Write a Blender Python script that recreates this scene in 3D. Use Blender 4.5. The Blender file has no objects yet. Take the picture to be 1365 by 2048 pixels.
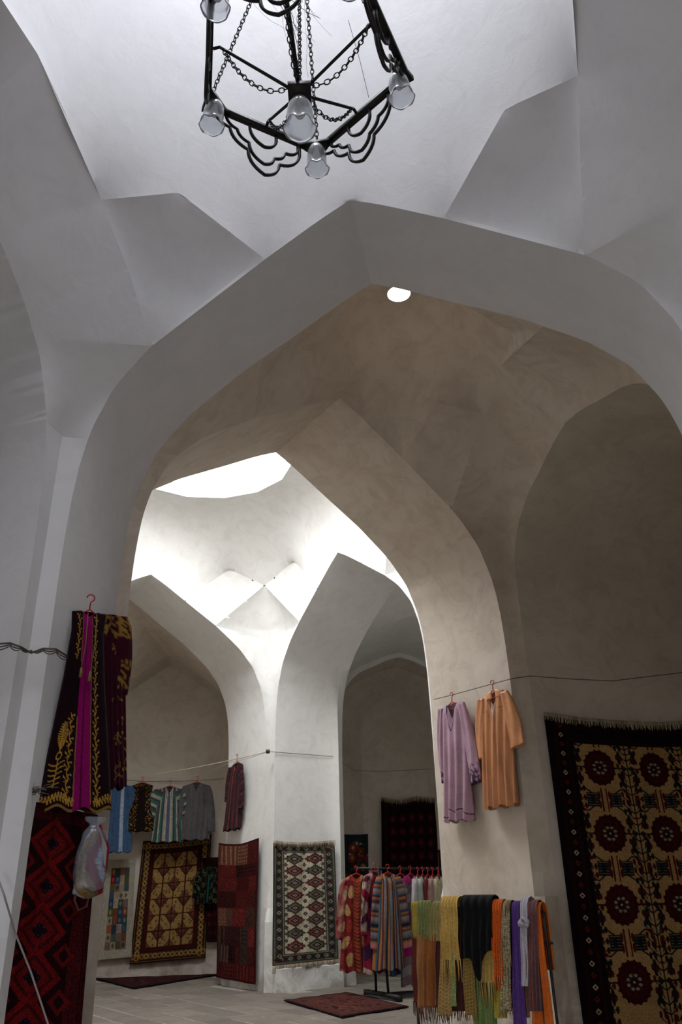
import bpy, bmesh, math, random
import numpy as np
from mathutils import Vector, Matrix
random.seed(7); rng = np.random.RandomState(5)
sc = bpy.context.scene; COL = sc.collection
PI = math.pi; EYE = 1.28

# ------------------------------------------------------------------ camera
F = 1580.0; TH = math.radians(26.0); RO = math.radians(1.6)
cr, sr = math.cos(RO), math.sin(RO); ct, st = math.cos(TH), math.sin(TH)
cam_d = bpy.data.cameras.new('camera'); cam = bpy.data.objects.new('camera', cam_d); COL.objects.link(cam)
Rl = Vector((1, 0, 0)); Ul = Vector((0, -st, ct)); Fw = Vector((0, ct, st))
Rc = Rl*cr - Ul*sr; Uc = Rl*sr + Ul*cr
cam.matrix_world = Matrix(((Rc.x, Uc.x, -Fw.x, 0), (Rc.y, Uc.y, -Fw.y, 0), (Rc.z, Uc.z, -Fw.z, EYE), (0, 0, 0, 1)))
cam_d.sensor_fit = 'VERTICAL'; cam_d.sensor_height = 36.0; cam_d.lens = 36.0*F/2048.0
cam_d.clip_start = 0.02; cam_d.clip_end = 200
sc.camera = cam

def ray(x, y):
    u = x-682.5; v = 1024-y
    a = u*cr+v*sr; b = v*cr-u*sr
    return np.array([a, F*ct-b*st, F*st+b*ct])
def xy(x, y): r = ray(x, y); return r/r[1]
def atH(x, y, H): r = ray(x, y); return r*(H/r[2])
# ------------------------------------------------------------------ sky and exposure
wd = bpy.data.worlds.new('sky'); sc.world = wd; wd.use_nodes = True
bg = wd.node_tree.nodes['Background']; bg.inputs['Color'].default_value = (0.935, 0.96, 1.0, 1); bg.inputs['Strength'].default_value = 10.0
wd.cycles.sampling_method = 'AUTOMATIC'
sc.view_settings.view_transform = 'Standard'; sc.view_settings.look = 'None'; sc.view_settings.gamma = 1.0
sc.view_settings.use_curve_mapping = False
sc.view_settings.exposure = 0.98
ROOF_A = 9.4; ROOF = 6.5                       # roof level above the eye
CA = np.array([-0.50, 2.36, 0]); RA = 0.95      # roof openings: centre, radius
CB = np.array([0.705, 6.78, 0]); RB = 0.125; RBT = 0.80
CC = np.array([-2.15, 10.82, 0]); RC = 1.42
def add_rear_portal():  # guides sky light through the opening added behind the viewer
    l = bpy.data.lights.new('rear_opening_portal', 'AREA'); l.shape = 'RECTANGLE'; l.size = 1.0; l.size_y = 1.8; l.cycles.is_portal = True
    o = bpy.data.objects.new('rear_opening_portal', l); COL.objects.link(o)
    q = atH(701, 400, 5.2); n = np.array([math.sin(math.radians(15)), math.cos(math.radians(15)), 0]); q = q-n*6.47
    o.location = (q[0], q[1], .89); o.rotation_euler = (PI/2, 0, math.radians(-15)+PI)
    o.rotation_euler = Vector((n[0], n[1], 0)).to_track_quat('-Z', 'Y').to_euler()
def portal(name, c, r, z):
    l = bpy.data.lights.new(name, 'AREA'); l.shape = 'DISK'; l.size = 2*r; l.cycles.is_portal = True
    o = bpy.data.objects.new(name, l); COL.objects.link(o); o.location = (c[0], c[1], z)
portal('skylight_portal', CA, RA+.02, ROOF_A+EYE+.02); portal('skylight_portal', CB, RBT+.02, ROOF+EYE+.02); portal('skylight_portal', CC, RC+.02, ROOF+EYE+.02); add_rear_portal()

# ------------------------------------------------------------------ helpers
def atY(x, y, Y): return xy(x, y)*Y                       # eye-relative point at distance Y
class Frame:                                                # a vertical plane: p origin, a along, n away from the viewer
    def __init__(s, ang, p):
        t = math.radians(ang); s.p = np.array([p[0], p[1], 0.]); s.a = np.array([math.cos(t), math.sin(t), 0]); s.n = np.array([-math.sin(t), math.cos(t), 0])
    def P(s, u, z, d=0.): return s.p+s.a*u+s.n*d+np.array([0, 0, z])
    def hit(s, x, y, d=0.):
        r = ray(x, y); return r*((s.n@(s.p+s.n*d))/(s.n@r))
    def uz(s, x, y, d=0.):
        q = s.hit(x, y, d); return float((q-s.p)@s.a), float(q[2])
def W(q): return (float(q[0]), float(q[1]), float(q[2])+EYE)
def resample(pts, n):
    pts = np.array(pts, float); d = np.r_[0, np.cumsum(np.linalg.norm(np.diff(pts, axis=0), axis=1))]
    t = np.linspace(0, d[-1], n); return np.stack([np.interp(t, d, pts[:, k]) for k in range(3)], 1)

def link_mesh(name, V, Fc, mat, parent=None, smooth=True, sharp=None):
    me = bpy.data.meshes.new(name); me.from_pydata([tuple(v) for v in V], [], Fc); me.update()
    if smooth: me.polygons.foreach_set('use_smooth', [True]*len(me.polygons))
    for m in (mat if isinstance(mat, (list, tuple)) else [mat]): me.materials.append(m)
    o = bpy.data.objects.new(name, me); COL.objects.link(o)
    if parent: o.parent = parent
    return o
class Shell:                                                # gathers plaster patches into one mesh
    def __init__(s): s.V = []; s.F = []
    def grid(s, G):
        n, m = G.shape[:2]; b = len(s.V)
        s.V += [W(q) for q in G.reshape(-1, 3)]
        for i in range(n-1):
            for j in range(m-1):
                s.F.append((b+i*m+j, b+i*m+j+1, b+(i+1)*m+j+1, b+(i+1)*m+j))
    def rule(s, A, B, n=None, m=6, bulge=None, mid=None, off0=None):
        if n: A = resample(A, n); B = resample(B, n)
        A = np.array(A); B = np.array(B)
        T = np.linspace(0, 1, m)[None, :, None]
        G = A[:, None]*(1-T)+B[:, None]*T
        if mid is not None:
            Mc = resample(mid, len(A))[:, None]; G = G+(Mc-(A+B)[:, None]/2)*4*T*(1-T)
        if off0 is not None:
            G = G+np.clip(1-np.linspace(0, 3.2, len(A)), 0, 1)[:, None, None]**2*(4*T*(1-T))*np.array(off0)[None, None, :]
        if bulge is not None:
            w = np.sin(np.linspace(0, PI, len(A)))[:, None, None]**.7
            G = G+w*(4*T*(1-T))*np.array(bulge)[None, None, :]
        s.grid(G)
    def poly(s, pts):
        b = len(s.V); s.V += [W(q) for q in pts]; s.F.append(tuple(range(b, b+len(pts))))
    def build(s, name, mat):
        o = link_mesh(name, s.V, s.F, mat); o['kind'] = 'structure'
        b = bmesh.new(); b.from_mesh(o.data); bmesh.ops.remove_doubles(b, verts=b.verts, dist=.002)
        bmesh.ops.dissolve_degenerate(b, edges=b.edges, dist=.0005); bmesh.ops.recalc_face_normals(b, faces=b.faces)
        for e in b.edges: e.smooth = not (len(e.link_faces) == 2 and e.calc_face_angle(0) > .18)
        b.to_mesh(o.data); b.free(); return o

# ------------------------------------------------------------------ materials
def nmat(name):
    m = bpy.data.materials.new(name); m.use_nodes = True; nt = m.node_tree
    return m, nt, nt.nodes['Principled BSDF']
def ramp(nt, stops, src):
    r = nt.nodes.new('ShaderNodeValToRGB'); nt.links.new(src, r.inputs[0])
    while len(r.color_ramp.elements) < len(stops): r.color_ramp.elements.new(.5)
    for e, (p, c) in zip(r.color_ramp.elements, stops): e.position = p; e.color = (*c, 1)
    return r.outputs[0]
def noise(nt, scale, detail=4, rough=.55, co=None, dist=0):
    n = nt.nodes.new('ShaderNodeTexNoise'); n.inputs['Scale'].default_value = scale; n.inputs['Detail'].default_value = detail
    n.inputs['Roughness'].default_value = rough; n.inputs['Distortion'].default_value = dist
    if co: nt.links.new(co, n.inputs['Vector'])
    return n.outputs['Fac']
def mix(nt, a, b, fac, mode='MIX'):
    m = nt.nodes.new('ShaderNodeMix'); m.data_type = 'RGBA'; m.blend_type = mode
    for k, v in ((6, a), (7, b)):
        if isinstance(v, tuple): m.inputs[k].default_value = (*v, 1)
        else: nt.links.new(v, m.inputs[k])
    if isinstance(fac, float): m.inputs[0].default_value = fac
    else: nt.links.new(fac, m.inputs[0])
    return m.outputs[2]
def plaster(name, light, stain, dirt, amount=.6, bump=.25, low=True):
    m, nt, b = nmat(name)
    g = nt.nodes.new('ShaderNodeNewGeometry'); co = g.outputs['Position']
    big = ramp(nt, [(.40, (0, 0, 0)), (.72, (1, 1, 1))], noise(nt, .9, 6, .62, co, .6))
    c = mix(nt, light, stain, big)
    fine = ramp(nt, [(.46, (0, 0, 0)), (.75, (1, 1, 1))], noise(nt, 3.2, 8, .7, co, 1.2))
    mm = nt.nodes.new('ShaderNodeMath'); mm.operation = 'MULTIPLY'; mm.inputs[1].default_value = amount; nt.links.new(fine, mm.inputs[0])
    c = mix(nt, c, dirt, mm.outputs[0])
    if low:                                                # rubbed, soiled plaster along the bottom metre
        sx = nt.nodes.new('ShaderNodeSeparateXYZ'); nt.links.new(co, sx.inputs[0])
        mr = nt.nodes.new('ShaderNodeMapRange'); mr.inputs['From Min'].default_value = 1.3; mr.inputs['From Max'].default_value = 0.0
        nt.links.new(sx.outputs[2], mr.inputs['Value'])
        m2 = nt.nodes.new('ShaderNodeMath'); m2.operation = 'MULTIPLY'
        n2 = ramp(nt, [(.38, (0, 0, 0)), (.62, (1, 1, 1))], noise(nt, 2.4, 7, .7, co, .8))
        nt.links.new(mr.outputs[0], m2.inputs[0]); nt.links.new(n2, m2.inputs[1])
        c = mix(nt, c, tuple(k*.72 for k in dirt), m2.outputs[0])
    nt.links.new(c, b.inputs['Base Color']); b.inputs['Roughness'].default_value = .9; b.inputs['Specular IOR Level'].default_value = .25
    bu = nt.nodes.new('ShaderNodeBump'); bu.inputs['Strength'].default_value = bump; bu.inputs['Distance'].default_value = .02
    s1 = noise(nt, 5, 5, .6, co, .5)
    s2 = noise(nt, 1.1, 3, .5, co)
    ad = nt.nodes.new('ShaderNodeMath'); ad.operation = 'MULTIPLY_ADD'; ad.inputs[1].default_value = 2.5; nt.links.new(s2, ad.inputs[0]); nt.links.new(s1, ad.inputs[2])
    nt.links.new(ad.outputs[0], bu.inputs['Height'])
    nt.links.new(bu.outputs[0], b.inputs['Normal'])
    return m
M_A = plaster('plaster_near_hall', (.735, .732, .748), (.68, .678, .70), (.58, .57, .575), .35)
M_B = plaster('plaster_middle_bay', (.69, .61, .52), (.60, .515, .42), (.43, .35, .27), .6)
M_C = plaster('plaster_far_hall', (.85, .84, .81), (.79, .775, .74), (.60, .56, .50), .4)
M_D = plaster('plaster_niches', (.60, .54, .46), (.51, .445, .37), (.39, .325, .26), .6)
M_OUT = plaster('leak_box_plaster', (.5, .48, .45), (.5, .48, .45), (.4, .4, .38), .3)

# ------------------------------------------------------------------ arches
PROF = [(0, 5.2), (.28, 5.05), (.75, 4.76), (1.2, 4.49), (1.49, 4.28), (1.72, 4.10), (1.88, 3.93), (2.02, 3.76), (2.11, 3.57), (2.18, 3.40), (2.24, 3.15), (2.27, 2.9), (2.29, 2.6), (2.3, 2.2)]
PROF3 = [(0, 4.55), (.34, 4.49), (.75, 4.36), (1.18, 4.22), (1.5, 4.00), (1.68, 3.72), (1.74, 3.4), (1.75, 3.0), (1.75, 2.2)]
def smooth_prof(pr, w, H, zs=2.2, k=5):
    w0 = pr[-1][0]; H0 = pr[0][1]
    p = np.array([(s*w/w0, zs+(z-zs)*(H-zs)/(H0-zs)) for s, z in pr]); n = len(p); t = np.arange(n)
    # Catmull-Rom
    out = []
    for i in range(n-1):
        p0 = p[i]*2-p[i+1] if i == 0 else p[i-1]; p3 = p[i+2] if i+2 < n else p[i+1]*2-p[i]
        for j in range(k):
            u = j/k; out.append(.5*((2*p[i])+(-p0+p[i+1])*u+(2*p0-5*p[i]+4*p[i+1]-p3)*u*u+(-p0+3*p[i]-3*p[i+1]+p3)*u**3))
    out.append(p[-1]); return np.array(out)
class Arch:
    """frame origin under the apex; half width w, apex height H; half() runs from the floor up to the apex"""
    def __init__(s, fr, w=2.3, H=5.2, prof=PROF, foot=0.0):
        s.f = fr; s.w = w; s.H = H
        h = smooth_prof(prof, w, H)                          # apex -> spring
        low = [(w+foot*(k/6), 2.2-(2.2+EYE)*k/6) for k in range(1, 7)]
        s.h = np.vstack([h, low])[::-1]                      # floor -> apex
    def side(s, sg): return np.array([s.f.P(sg*u, z) for u, z in s.h])
    def full(s): return np.vstack([s.side(-1), s.side(1)[::-1][1:]])
    def z_at(s, u):
        return float(np.interp(-abs(u), -s.h[:, 0][6:], s.h[:, 1][6:]))
    def part(s, sg, u0=None, z0=None, u1=None):              # along one side upwards from height z0 to offset u1
        pts = s.h
        dense = resample(np.c_[pts, np.zeros(len(pts))], 260)[:, :2]
        lo = 0; hi = len(dense)-1; z = dense[:, 1]; u = dense[:, 0]
        if z0 is not None: lo = max(lo, int(np.searchsorted(z, z0)))
        if u0 is not None: lo = max(lo, int(np.argmax(u <= u0)))
        if u1 is not None: hi = int(len(u)-1-np.argmax(u[::-1] >= u1))
        out = [s.f.P(sg*a, b) for a, b in dense[lo:hi+1]]
        if z0 is not None: out.insert(0, s.f.P(sg*float(np.interp(z0, z, u)), z0))
        if u0 is not None: out.insert(0, s.f.P(sg*u0, s.z_at(u0)))
        if u1 is not None: out.append(s.f.P(sg*u1, s.z_at(u1)))
        return np.array(out)
def frA(ang, px, H=5.2): q = atH(px[0], px[1], H); return Frame(ang, q)
A1 = Arch(frA(-15, (701, 400)), 2.30); B1 = Arch(frA(-15, (744, 567)), 2.38, foot=.10)
A2 = Arch(frA(35, (680, 796)), 2.26, foot=-.04); B2 = Arch(frA(35, (552, 905)), 2.33, foot=-.05)
A4 = Arch(frA(33, (302, 1149)), 2.33); B4 = Arch(frA(34, (257, 1198)), 2.22)
A5 = Arch(frA(-56, (676, 1105)), 2.10)
q5 = A5.f.p+A5.f.n*1.45; B5 = Arch(Frame(-56, q5), 2.2)
# left, right and rear arches of the near hall
def AL_frame(sgn):
    p = A1.f.P(sgn*2.36, 0, -2.52); return Frame(75 if sgn < 0 else -105, p)
AL = Arch(AL_frame(-1), 2.28); AR = Arch(AL_frame(1), 2.28)
AB = Arch(Frame(165, A1.f.P(0, 0, -5.04)), 2.3)
f3 = Frame(-78, np.array([*(xy(1059, 1346)*8.97)[:2], 0])); A3 = Arch(Frame(-78, f3.P(1.72, 0)), 1.74, 4.56, PROF3)

def soffit(sh, X, Y, m=5): sh.rule(X.full(), Y.full(), None, m)
def niche(sh, X, secs):
    """secs: list of (depth, w, H); the last one is closed by a flat wall"""
    prev = X.full()
    for d, w, H in secs:
        Z = Arch(Frame(math.degrees(math.atan2(X.f.a[1], X.f.a[0])), X.f.P(0, 0, d)), w, H, PROF3 if X.h is not None and len(X.h) < 56 else PROF)
        cur = Z.full(); sh.rule(prev, cur, None, 4); prev = cur
    mid = np.array([[q[0], q[1], q[2]] for q in prev]); n = len(mid)//2
    a = mid[:n+1]; b = mid[::-1][:n+1]
    sh.rule(a, b, None, 8)
    return Z

def corner_strip(sh, E1, E2, corner, ztop, zstop, keep=0.0):
    """plaster strip between two arch edges from the floor to ztop, flat above the chamfer stop, sharp corner below"""
    zs = [-EYE, zstop-.12, zstop+.08, zstop+.3] + list(np.linspace(zstop+.4, ztop, 14))
    def at(E, z):
        E = E[np.argsort(E[:, 2])]; return np.array([np.interp(z, E[:, 2], E[:, 0]), np.interp(z, E[:, 2], E[:, 1]), z])
    G = []
    for z in zs:
        a, b = at(E1, z), at(E2, z); m = (a+b)/2; c = np.array([corner[0], corner[1], z])
        k = 1.0 if z <= zstop-.1 else (.35+.65*keep if z < zstop+.1 else keep)
        m = m*(1-k)+c*k
        G.append([a, (a+m)/2, m, (m+b)/2, b])
    sh.grid(np.array(G))

def dome(sh, chain, centre, r, z, m=12, power=1.7, top=None, ks=1.0, sides=0, ph0=0., flare=1.0):
    """surface from a closed boundary chain up to a round opening"""
    ch = []
    for i in range(len(chain)):
        p, q = np.array(chain[i]), np.array(chain[(i+1) % len(chain)])
        if np.linalg.norm(q-p) < 1e-3: continue
        L = max(1, int(np.linalg.norm(q-p)/.12))
        for k in range(L): ch.append(p+(q-p)*k/L)
    ch.append(ch[0]); ch = np.array(ch)
    th = np.arctan2(ch[:, 1]-centre[1], ch[:, 0]-centre[0]); Rb = np.hypot(ch[:, 1]-centre[1], ch[:, 0]-centre[0]); zb = ch[:, 2]
    # even samples in angle, blurred more and more towards the opening so that the folds fade into a smooth shell
    N = 360; tg = np.linspace(-PI, PI, N, endpoint=False); od = np.argsort(th[:-1])
    Re = np.interp(tg, th[:-1][od], Rb[:-1][od], period=2*PI); Ze = np.interp(tg, th[:-1][od], zb[:-1][od], period=2*PI)
    fr_ = np.fft.rfftfreq(N, 1/N); FR_, FZ_ = np.fft.rfft(Re), np.fft.rfft(Ze); rows = []
    R0, Z0 = Rb.mean(), zb.mean(); ts = (np.arange(m)/(m-1))**1.8
    Rm = R0*(1-ts)+r*ts; Zm = Z0+(z-Z0)*(1-(1-ts)**power); tau = np.r_[0, np.cumsum(np.hypot(np.diff(Rm), np.diff(Zm))/Rm[1:])]
    rr = r if not sides else r*math.cos(PI/sides)/np.cos((th-ph0) % (2*PI/sides)-PI/sides)
    for j in range(m):
        t = ts[j]
        if j == 0: R_, Z_ = Rb, zb
        else:
            kf = np.exp(-fr_*tau[j]*ks)
            R_ = np.interp(th, tg, np.fft.irfft(FR_*kf, N), period=2*PI); Z_ = np.interp(th, tg, np.fft.irfft(FZ_*kf, N), period=2*PI)
        rad = R_*(1-t)+rr*t; zz = Z_+(z-Z_)*(1-(1-t)**power)
        rows.append(np.stack([centre[0]+np.cos(th)*rad, centre[1]+np.sin(th)*rad, zz], 1))
    sh.grid(np.stack(rows, 1))
    rv = np.broadcast_to(rr, th.shape)
    ringp = np.array([[[centre[0]+q*fl_*math.cos(t), centre[1]+q*fl_*math.sin(t), zz] for zz, fl_ in ((z, 1), ((top or ROOF)+.02, flare))] for t, q in zip(th, rv)])
    sh.grid(ringp)

# ------------------------------------------------------------------ near hall
sh = Shell()
soffit(sh, A1, B1)
sh.build('wall_front', M_A)
sh = Shell()
for X in (AL, AR):
    X2 = Arch(Frame(math.degrees(math.atan2(X.f.a[1], X.f.a[0])), X.f.P(0, 0, 1.1 if X is not AB else 1.4)), 2.34, 5.2)
    niche(sh, X, [(1.1, 2.3, 5.2), (1.6, 2.3, 5.0)])
# rear arch, closed by a wall with an unseen opening added to let in sky light
DW, DH = .5, .5
sh.rule(AB.full(), Arch(Frame(165, AB.f.P(0, 0, 1.4)), 2.34, 5.2).full(), None, 4)
for u0, u1, z0, z1 in ((-14, -DW, -EYE, ROOF_A), (DW, 9, -EYE, ROOF_A), (-DW, DW, DH, ROOF_A)):
    sh.poly([AB.f.P(u0, z0, 1.4), AB.f.P(u1, z0, 1.4), AB.f.P(u1, z1, 1.4), AB.f.P(u0, z1, 1.4)])
P1 = lambda s, d, z: A1.f.P(s, z, d)
def near_corner(sg):
    X = AL if sg < 0 else AR
    near = 1 if sg < 0 else -1                                # the end of the side arch that touches arch 1
    e1 = A1.side(sg); e2 = X.side(near)
    ztop = 3.52
    ztop2 = 3.3
    c = P1(sg*2.48, -.02, 0)
    corner_strip(sh, e1, e2, c, ztop2, -.25, keep=.45)
    S = (e1[np.argmin(abs(e1[:, 2]-ztop2))]+e2[np.argmin(abs(e2[:, 2]-ztop2))])/2
    c1 = P1(sg*1.715, 0, A1.z_at(1.715)); Q = P1(sg*1.80, -.81, 4.93); T = P1(sg*1.80, -1.74, 5.37)
    K = P1(sg*1.315, -.492, 5.19); c2 = P1(sg*.745, 0, A1.z_at(.745))
    ca = X.f.P(near*.75, X.z_at(.75))
    chX = np.vstack([A1.part(sg, z0=ztop2, u1=1.715), [c1, (c1*.5+Q*.5)+np.array([0, 0, .05]), Q, (Q+T)/2+np.array([0, 0, .04]), T]])
    chY = np.vstack([X.part(near, z0=ztop2, u1=.75), [ca]])
    sh.rule(chX, chY, 110, 18, off0=((c-S)*.45)*np.array([1, 1, 0]))
    # kite between arch 1, the crease and the dome
    sh.rule([c1, (c1+Q)/2+np.array([0, 0, .05]), Q], [c2, (c2+K)/2, K], 26, 18, bulge=(A1.f.n*.13+A1.f.a*sg*.12+np.array([0, 0, -.02])))
    sh.rule(np.vstack([A1.part(sg, u0=1.715, u1=.745)]), np.array([c1, c1]) if False else np.vstack([[c1*(1-t)+c2*t for t in np.linspace(0, 1, 8)]]), 12, 3)
    return dict(c1=c1, Q=Q, T=T, K=K, c2=c2, ca=ca, S=S, X=X, near=near)
NL = near_corner(-1); NR = near_corner(1)
mir = lambda q: P1(float((q-A1.f.p)@A1.f.a), -5.04-float((q-A1.f.p)@A1.f.n), q[2])
def arch_top(X, u): return list(X.part(-1, u0=u))+list(X.part(1, u0=u)[::-1][1:])
def far_corner(D, sg):                                        # mirrored corner behind the viewer
    X = D['X']; e1 = AB.side(-sg); e2 = X.side(-D['near'])
    corner_strip(sh, e1, e2, mir(P1(sg*2.48, -.02, 0)), 3.3, -.25)
    c1, Q, T, K, c2 = [mir(D[k]) for k in ('c1', 'Q', 'T', 'K', 'c2')]
    ca = X.f.P(-D['near']*.75, X.z_at(.75))
    sh.rule(np.vstack([AB.part(-sg, z0=3.3, u1=1.715), [c1, Q, T]]), np.vstack([X.part(-D['near'], z0=3.3, u1=.75), [ca]]), 50, 8)
    sh.rule([c1, Q], [c2, K], 8, 6)
    return dict(c1=c1, Q=Q, T=T, K=K, c2=c2, ca=ca)
FL = far_corner(NL, -1); FR = far_corner(NR, 1)
for D, E_, X in ((NL, FL, AL), (NR, FR, AR)):                  # facet over the crown of the side arches
    top = arch_top(X, .75)
    if np.linalg.norm(top[0]-D['ca']) > np.linalg.norm(top[-1]-D['ca']): top = top[::-1]
    sh.rule(np.array(top), np.array([D['T'], E_['T']]), 30, 5)
chain = arch_top(A1, .745)+[NR['c2'], NR['K'], NR['Q'], NR['T'], FR['T'], FR['Q'], FR['K'], FR['c2']]+arch_top(AB, .745)+[FL['c2'], FL['K'], FL['Q'], FL['T'], NL['T'], NL['Q'], NL['K'], NL['c2']]
dome(sh, chain, CA, RA, ROOF_A-.15, m=36, power=2.6, top=ROOF_A)
sh.build('ceiling', M_A)

# ------------------------------------------------------------------ middle bay
sh = Shell()
soffit(sh, A2, B2)
sh.build('wall_far', M_B)
sh = Shell()
c1 = A2.f.P(1.60, A2.z_at(1.60)); c2 = A2.f.P(.88, A2.z_at(.88))
Q = atY(968, 826, 7.72); K = atY(874, 805, 7.5); T = atY(1003, 731, 7.12)
Kp = B1.f.hit(1152, 656); Kq = B1.f.hit(945, 590)
b1 = B1.f.P(1.47, B1.z_at(1.47)); b2 = B1.f.P(.85, B1.z_at(.85)); K1 = atY(1022, 664, 6.55)
sh.rule(np.vstack([A2.part(1, z0=2.8, u1=1.60), [c1, Q, T]]), np.vstack([A3.part(-1, z0=2.8)]), 100, 20, bulge=(.16, .12, 0))
sh.rule([c1, Q], [c2, K], 26, 18, bulge=(.04, .09, .0))
sh.rule(A2.part(1, u0=1.60, u1=.88), [c1*(1-t)+c2*t for t in np.linspace(0, 1, 8)], 12, 3)
sh.rule(B1.part(1, u0=1.47, u1=.85), [b1*(1-t)+b2*t for t in np.linspace(0, 1, 8)], 12, 3)
apex3 = A3.f.P(0, A3.H)
sh.rule(np.vstack([B1.part(1, z0=2.8, u1=1.47), [b1, (b1+T)/2+np.array([0, 0, .03]), T]]), np.vstack([A3.part(1, z0=2.8)]), 100, 20, bulge=(.20, -.04, .05))
sh.rule([b1, T], [b2, K1], 24, 18, bulge=(.12, -.10, .04))
corner_strip(sh, A2.side(1), A3.side(-1), A2.side(1)[0]+np.array([.075, -.10, 0]), 2.8, -.12)
corner_strip(sh, B1.side(1), A3.side(1), B1.f.P(2.5, 0), 2.8, -.12)
# sharp left corner where arch 1 and arch 2 meet
sh.rule(np.vstack([A2.part(-1, u1=1.1)]), np.vstack([B1.part(-1, u1=1.1)]), 60, 4)
chain = list(A2.part(-1, u0=1.1))+list(A2.part(1, u0=.88)[::-1][1:])+[c2, K, Q, T, K1, b2]+list(B1.part(1, u0=.85))+list(B1.part(-1, u0=1.1)[::-1][1:])
dome(sh, chain[::-1], CB, RB, 5.96, m=28, power=1.9, ks=.45, flare=RBT/RB)
sh.build('ceiling', M_B)
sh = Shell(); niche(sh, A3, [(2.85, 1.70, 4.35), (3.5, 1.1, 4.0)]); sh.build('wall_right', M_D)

# ------------------------------------------------------------------ far hall
sh = Shell()
A6 = Arch(Frame(-56+180, (CC-A5.f.n*2.5)), 2.2)
for X, Y in ((A4, B4), (A5, B5)): soffit(sh, X, Y)
sh.build('wall_far', M_C)
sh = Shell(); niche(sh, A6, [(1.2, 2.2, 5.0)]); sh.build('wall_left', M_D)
sh = Shell()
arches = [B2, A5, A4, A6]           # counter-clockwise: near-right, far-right, far-left, near-left
# in each pair: (arch, side sign at the shared corner)
pairs = [((B2, 1), (A5, 1)), ((A5, -1), (A4, 1)), ((A4, -1), (A6, 1)), ((A6, -1), (B2, -1))]
CR = []
for (X, sx), (Y, sy) in pairs:
    ex, ey = X.side(sx), Y.side(sy)
    out = (ex[0]+ey[0])/2; d = out-CC; d[2] = 0; Ld = np.linalg.norm(d); d /= Ld
    corner = out-d*.15
    corner_strip(sh, ex, ey, corner, 2.5, -.2)
    s1, s2 = 1.27, .66
    cx, cy = X.f.P(sx*s1, X.z_at(s1)), Y.f.P(sy*s1, Y.z_at(s1))
    cx2, cy2 = X.f.P(sx*s2, X.z_at(s2)), Y.f.P(sy*s2, Y.z_at(s2))
    perp = np.array([-d[1], d[0], 0])
    T = CC+d*(2.92)+np.array([0, 0, 5.2])
    sgn = 1 if (cx-CC)@perp > 0 else -1
    Kx = CC+d*2.73+perp*sgn*.635+np.array([0, 0, 5.53]); Ky = CC+d*2.73-perp*sgn*.635+np.array([0, 0, 5.53])
    bul = d*.12
    m0 = (X.part(sx, z0=2.5, u1=s1)[0]+Y.part(sy, z0=2.5, u1=s1)[0])/2
    R0 = float((m0-CC)@d); mid = [CC+d*r_+perp*float((m0-CC)@perp)*(1-k_)+np.array([0, 0, z_]) for r_, z_, k_ in ((R0, 2.5, 0), (R0, 3.2, .3), (R0-.05, 3.9, .6), (R0-.13, 4.45, .8), (R0-.29, 4.9, .95), (2.92, 5.2, 1))]
    sh.rule(np.vstack([X.part(sx, z0=2.5, u1=s1), [cx, T]]), np.vstack([Y.part(sy, z0=2.5, u1=s1), [cy, T]]), 110, 22, mid=mid)
    for Z_, sz, c_, c2_, K_ in ((X, sx, cx, cx2, Kx), (Y, sy, cy, cy2, Ky)):
        sh.rule([c_, T], [c2_, K_], 24, 16, bulge=d*.07); sh.rule(Z_.part(sz, u0=s1, u1=s2), [c_*(1-t)+c2_*t for t in np.linspace(0, 1, 8)], 12, 3)
    CR.append((cx2, Kx, T, Ky, cy2))
seq = []
tops = {id(X): arch_top(X, .66) for X in (B2, A5, A4, A6)}
for i, ((X, sx), (Y, sy)) in enumerate(pairs):
    top = tops[id(X)]; cx2 = CR[i][0]
    if np.linalg.norm(top[-1]-cx2) > np.linalg.norm(top[0]-cx2): top = top[::-1]
    seq += list(top)+list(CR[i])
dome(sh, seq, CC, RC, 6.3, m=28, power=2.8, ks=.4, sides=14, ph0=math.radians(8))
sh.build('ceiling', M_C)

sh = Shell()
pa, pb_ = A5.side(-1)[0], B5.side(-1)[0]; dj = (pb_-pa)/np.linalg.norm(pb_-pa); nj = np.array([dj[1], -dj[0], 0])
prof_ = [(-.02, -.90), (.07, -.97), (.085, -EYE)]
sh.grid(np.array([[pa+dj*t+nj*(o_+.012*math.sin(t*7))+np.array([0, 0, z_+EYE]) for o_, z_ in prof_] for t in np.linspace(.02, np.linalg.norm(pb_-pa)+.12, 14)]))
sh.grid(np.array([[pa+dj*.02+nj*o_+np.array([0, 0, z_+EYE]) for o_, z_ in prof_], [pa+dj*.02+nj*-.02+np.array([0, 0, z_+EYE]) for o_, z_ in prof_]]))
sh.build('baseboard_pillar', M_C)
# side bay seen through the far-right arch
sh = Shell()
D1 = Arch(Frame(8, atH(850, 1228, 4.9)), 1.75, 4.9, PROF3); D2 = Arch(Frame(8, atH(798, 1306, 4.9)), 1.5, 4.9, PROF3)
fr = D2.f
D3 = Arch(Frame(8, D2.f.P(0, 0, .0)), 1.36, atH(798, 1320, 1)[2]*0+4.80, PROF3)
sh.rule(resample(B5.full(), 120), resample(D1.full(), 120), None, 6)
sh.build('ceiling', M_C)
sh = Shell()
soffit(sh, D1, D2); sh.rule(D2.full(), D3.full(), None, 2)
sh.build('wall_right', M_C)
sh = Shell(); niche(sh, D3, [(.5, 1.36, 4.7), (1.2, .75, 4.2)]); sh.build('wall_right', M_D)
# side bay seen through the far-left arch
sh = Shell()
E1 = Arch(Frame(6, atH(340, 1310, 4.84)), 1.75, 4.84, PROF)
sh.rule(resample(B4.full(), 120), resample(E1.full(), 120), None, 6)
sh.build('ceiling', M_B)
sh = Shell(); niche(sh, E1, [(.5, 1.72, 4.75)]); sh.build('wall_left', M_D)

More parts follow.
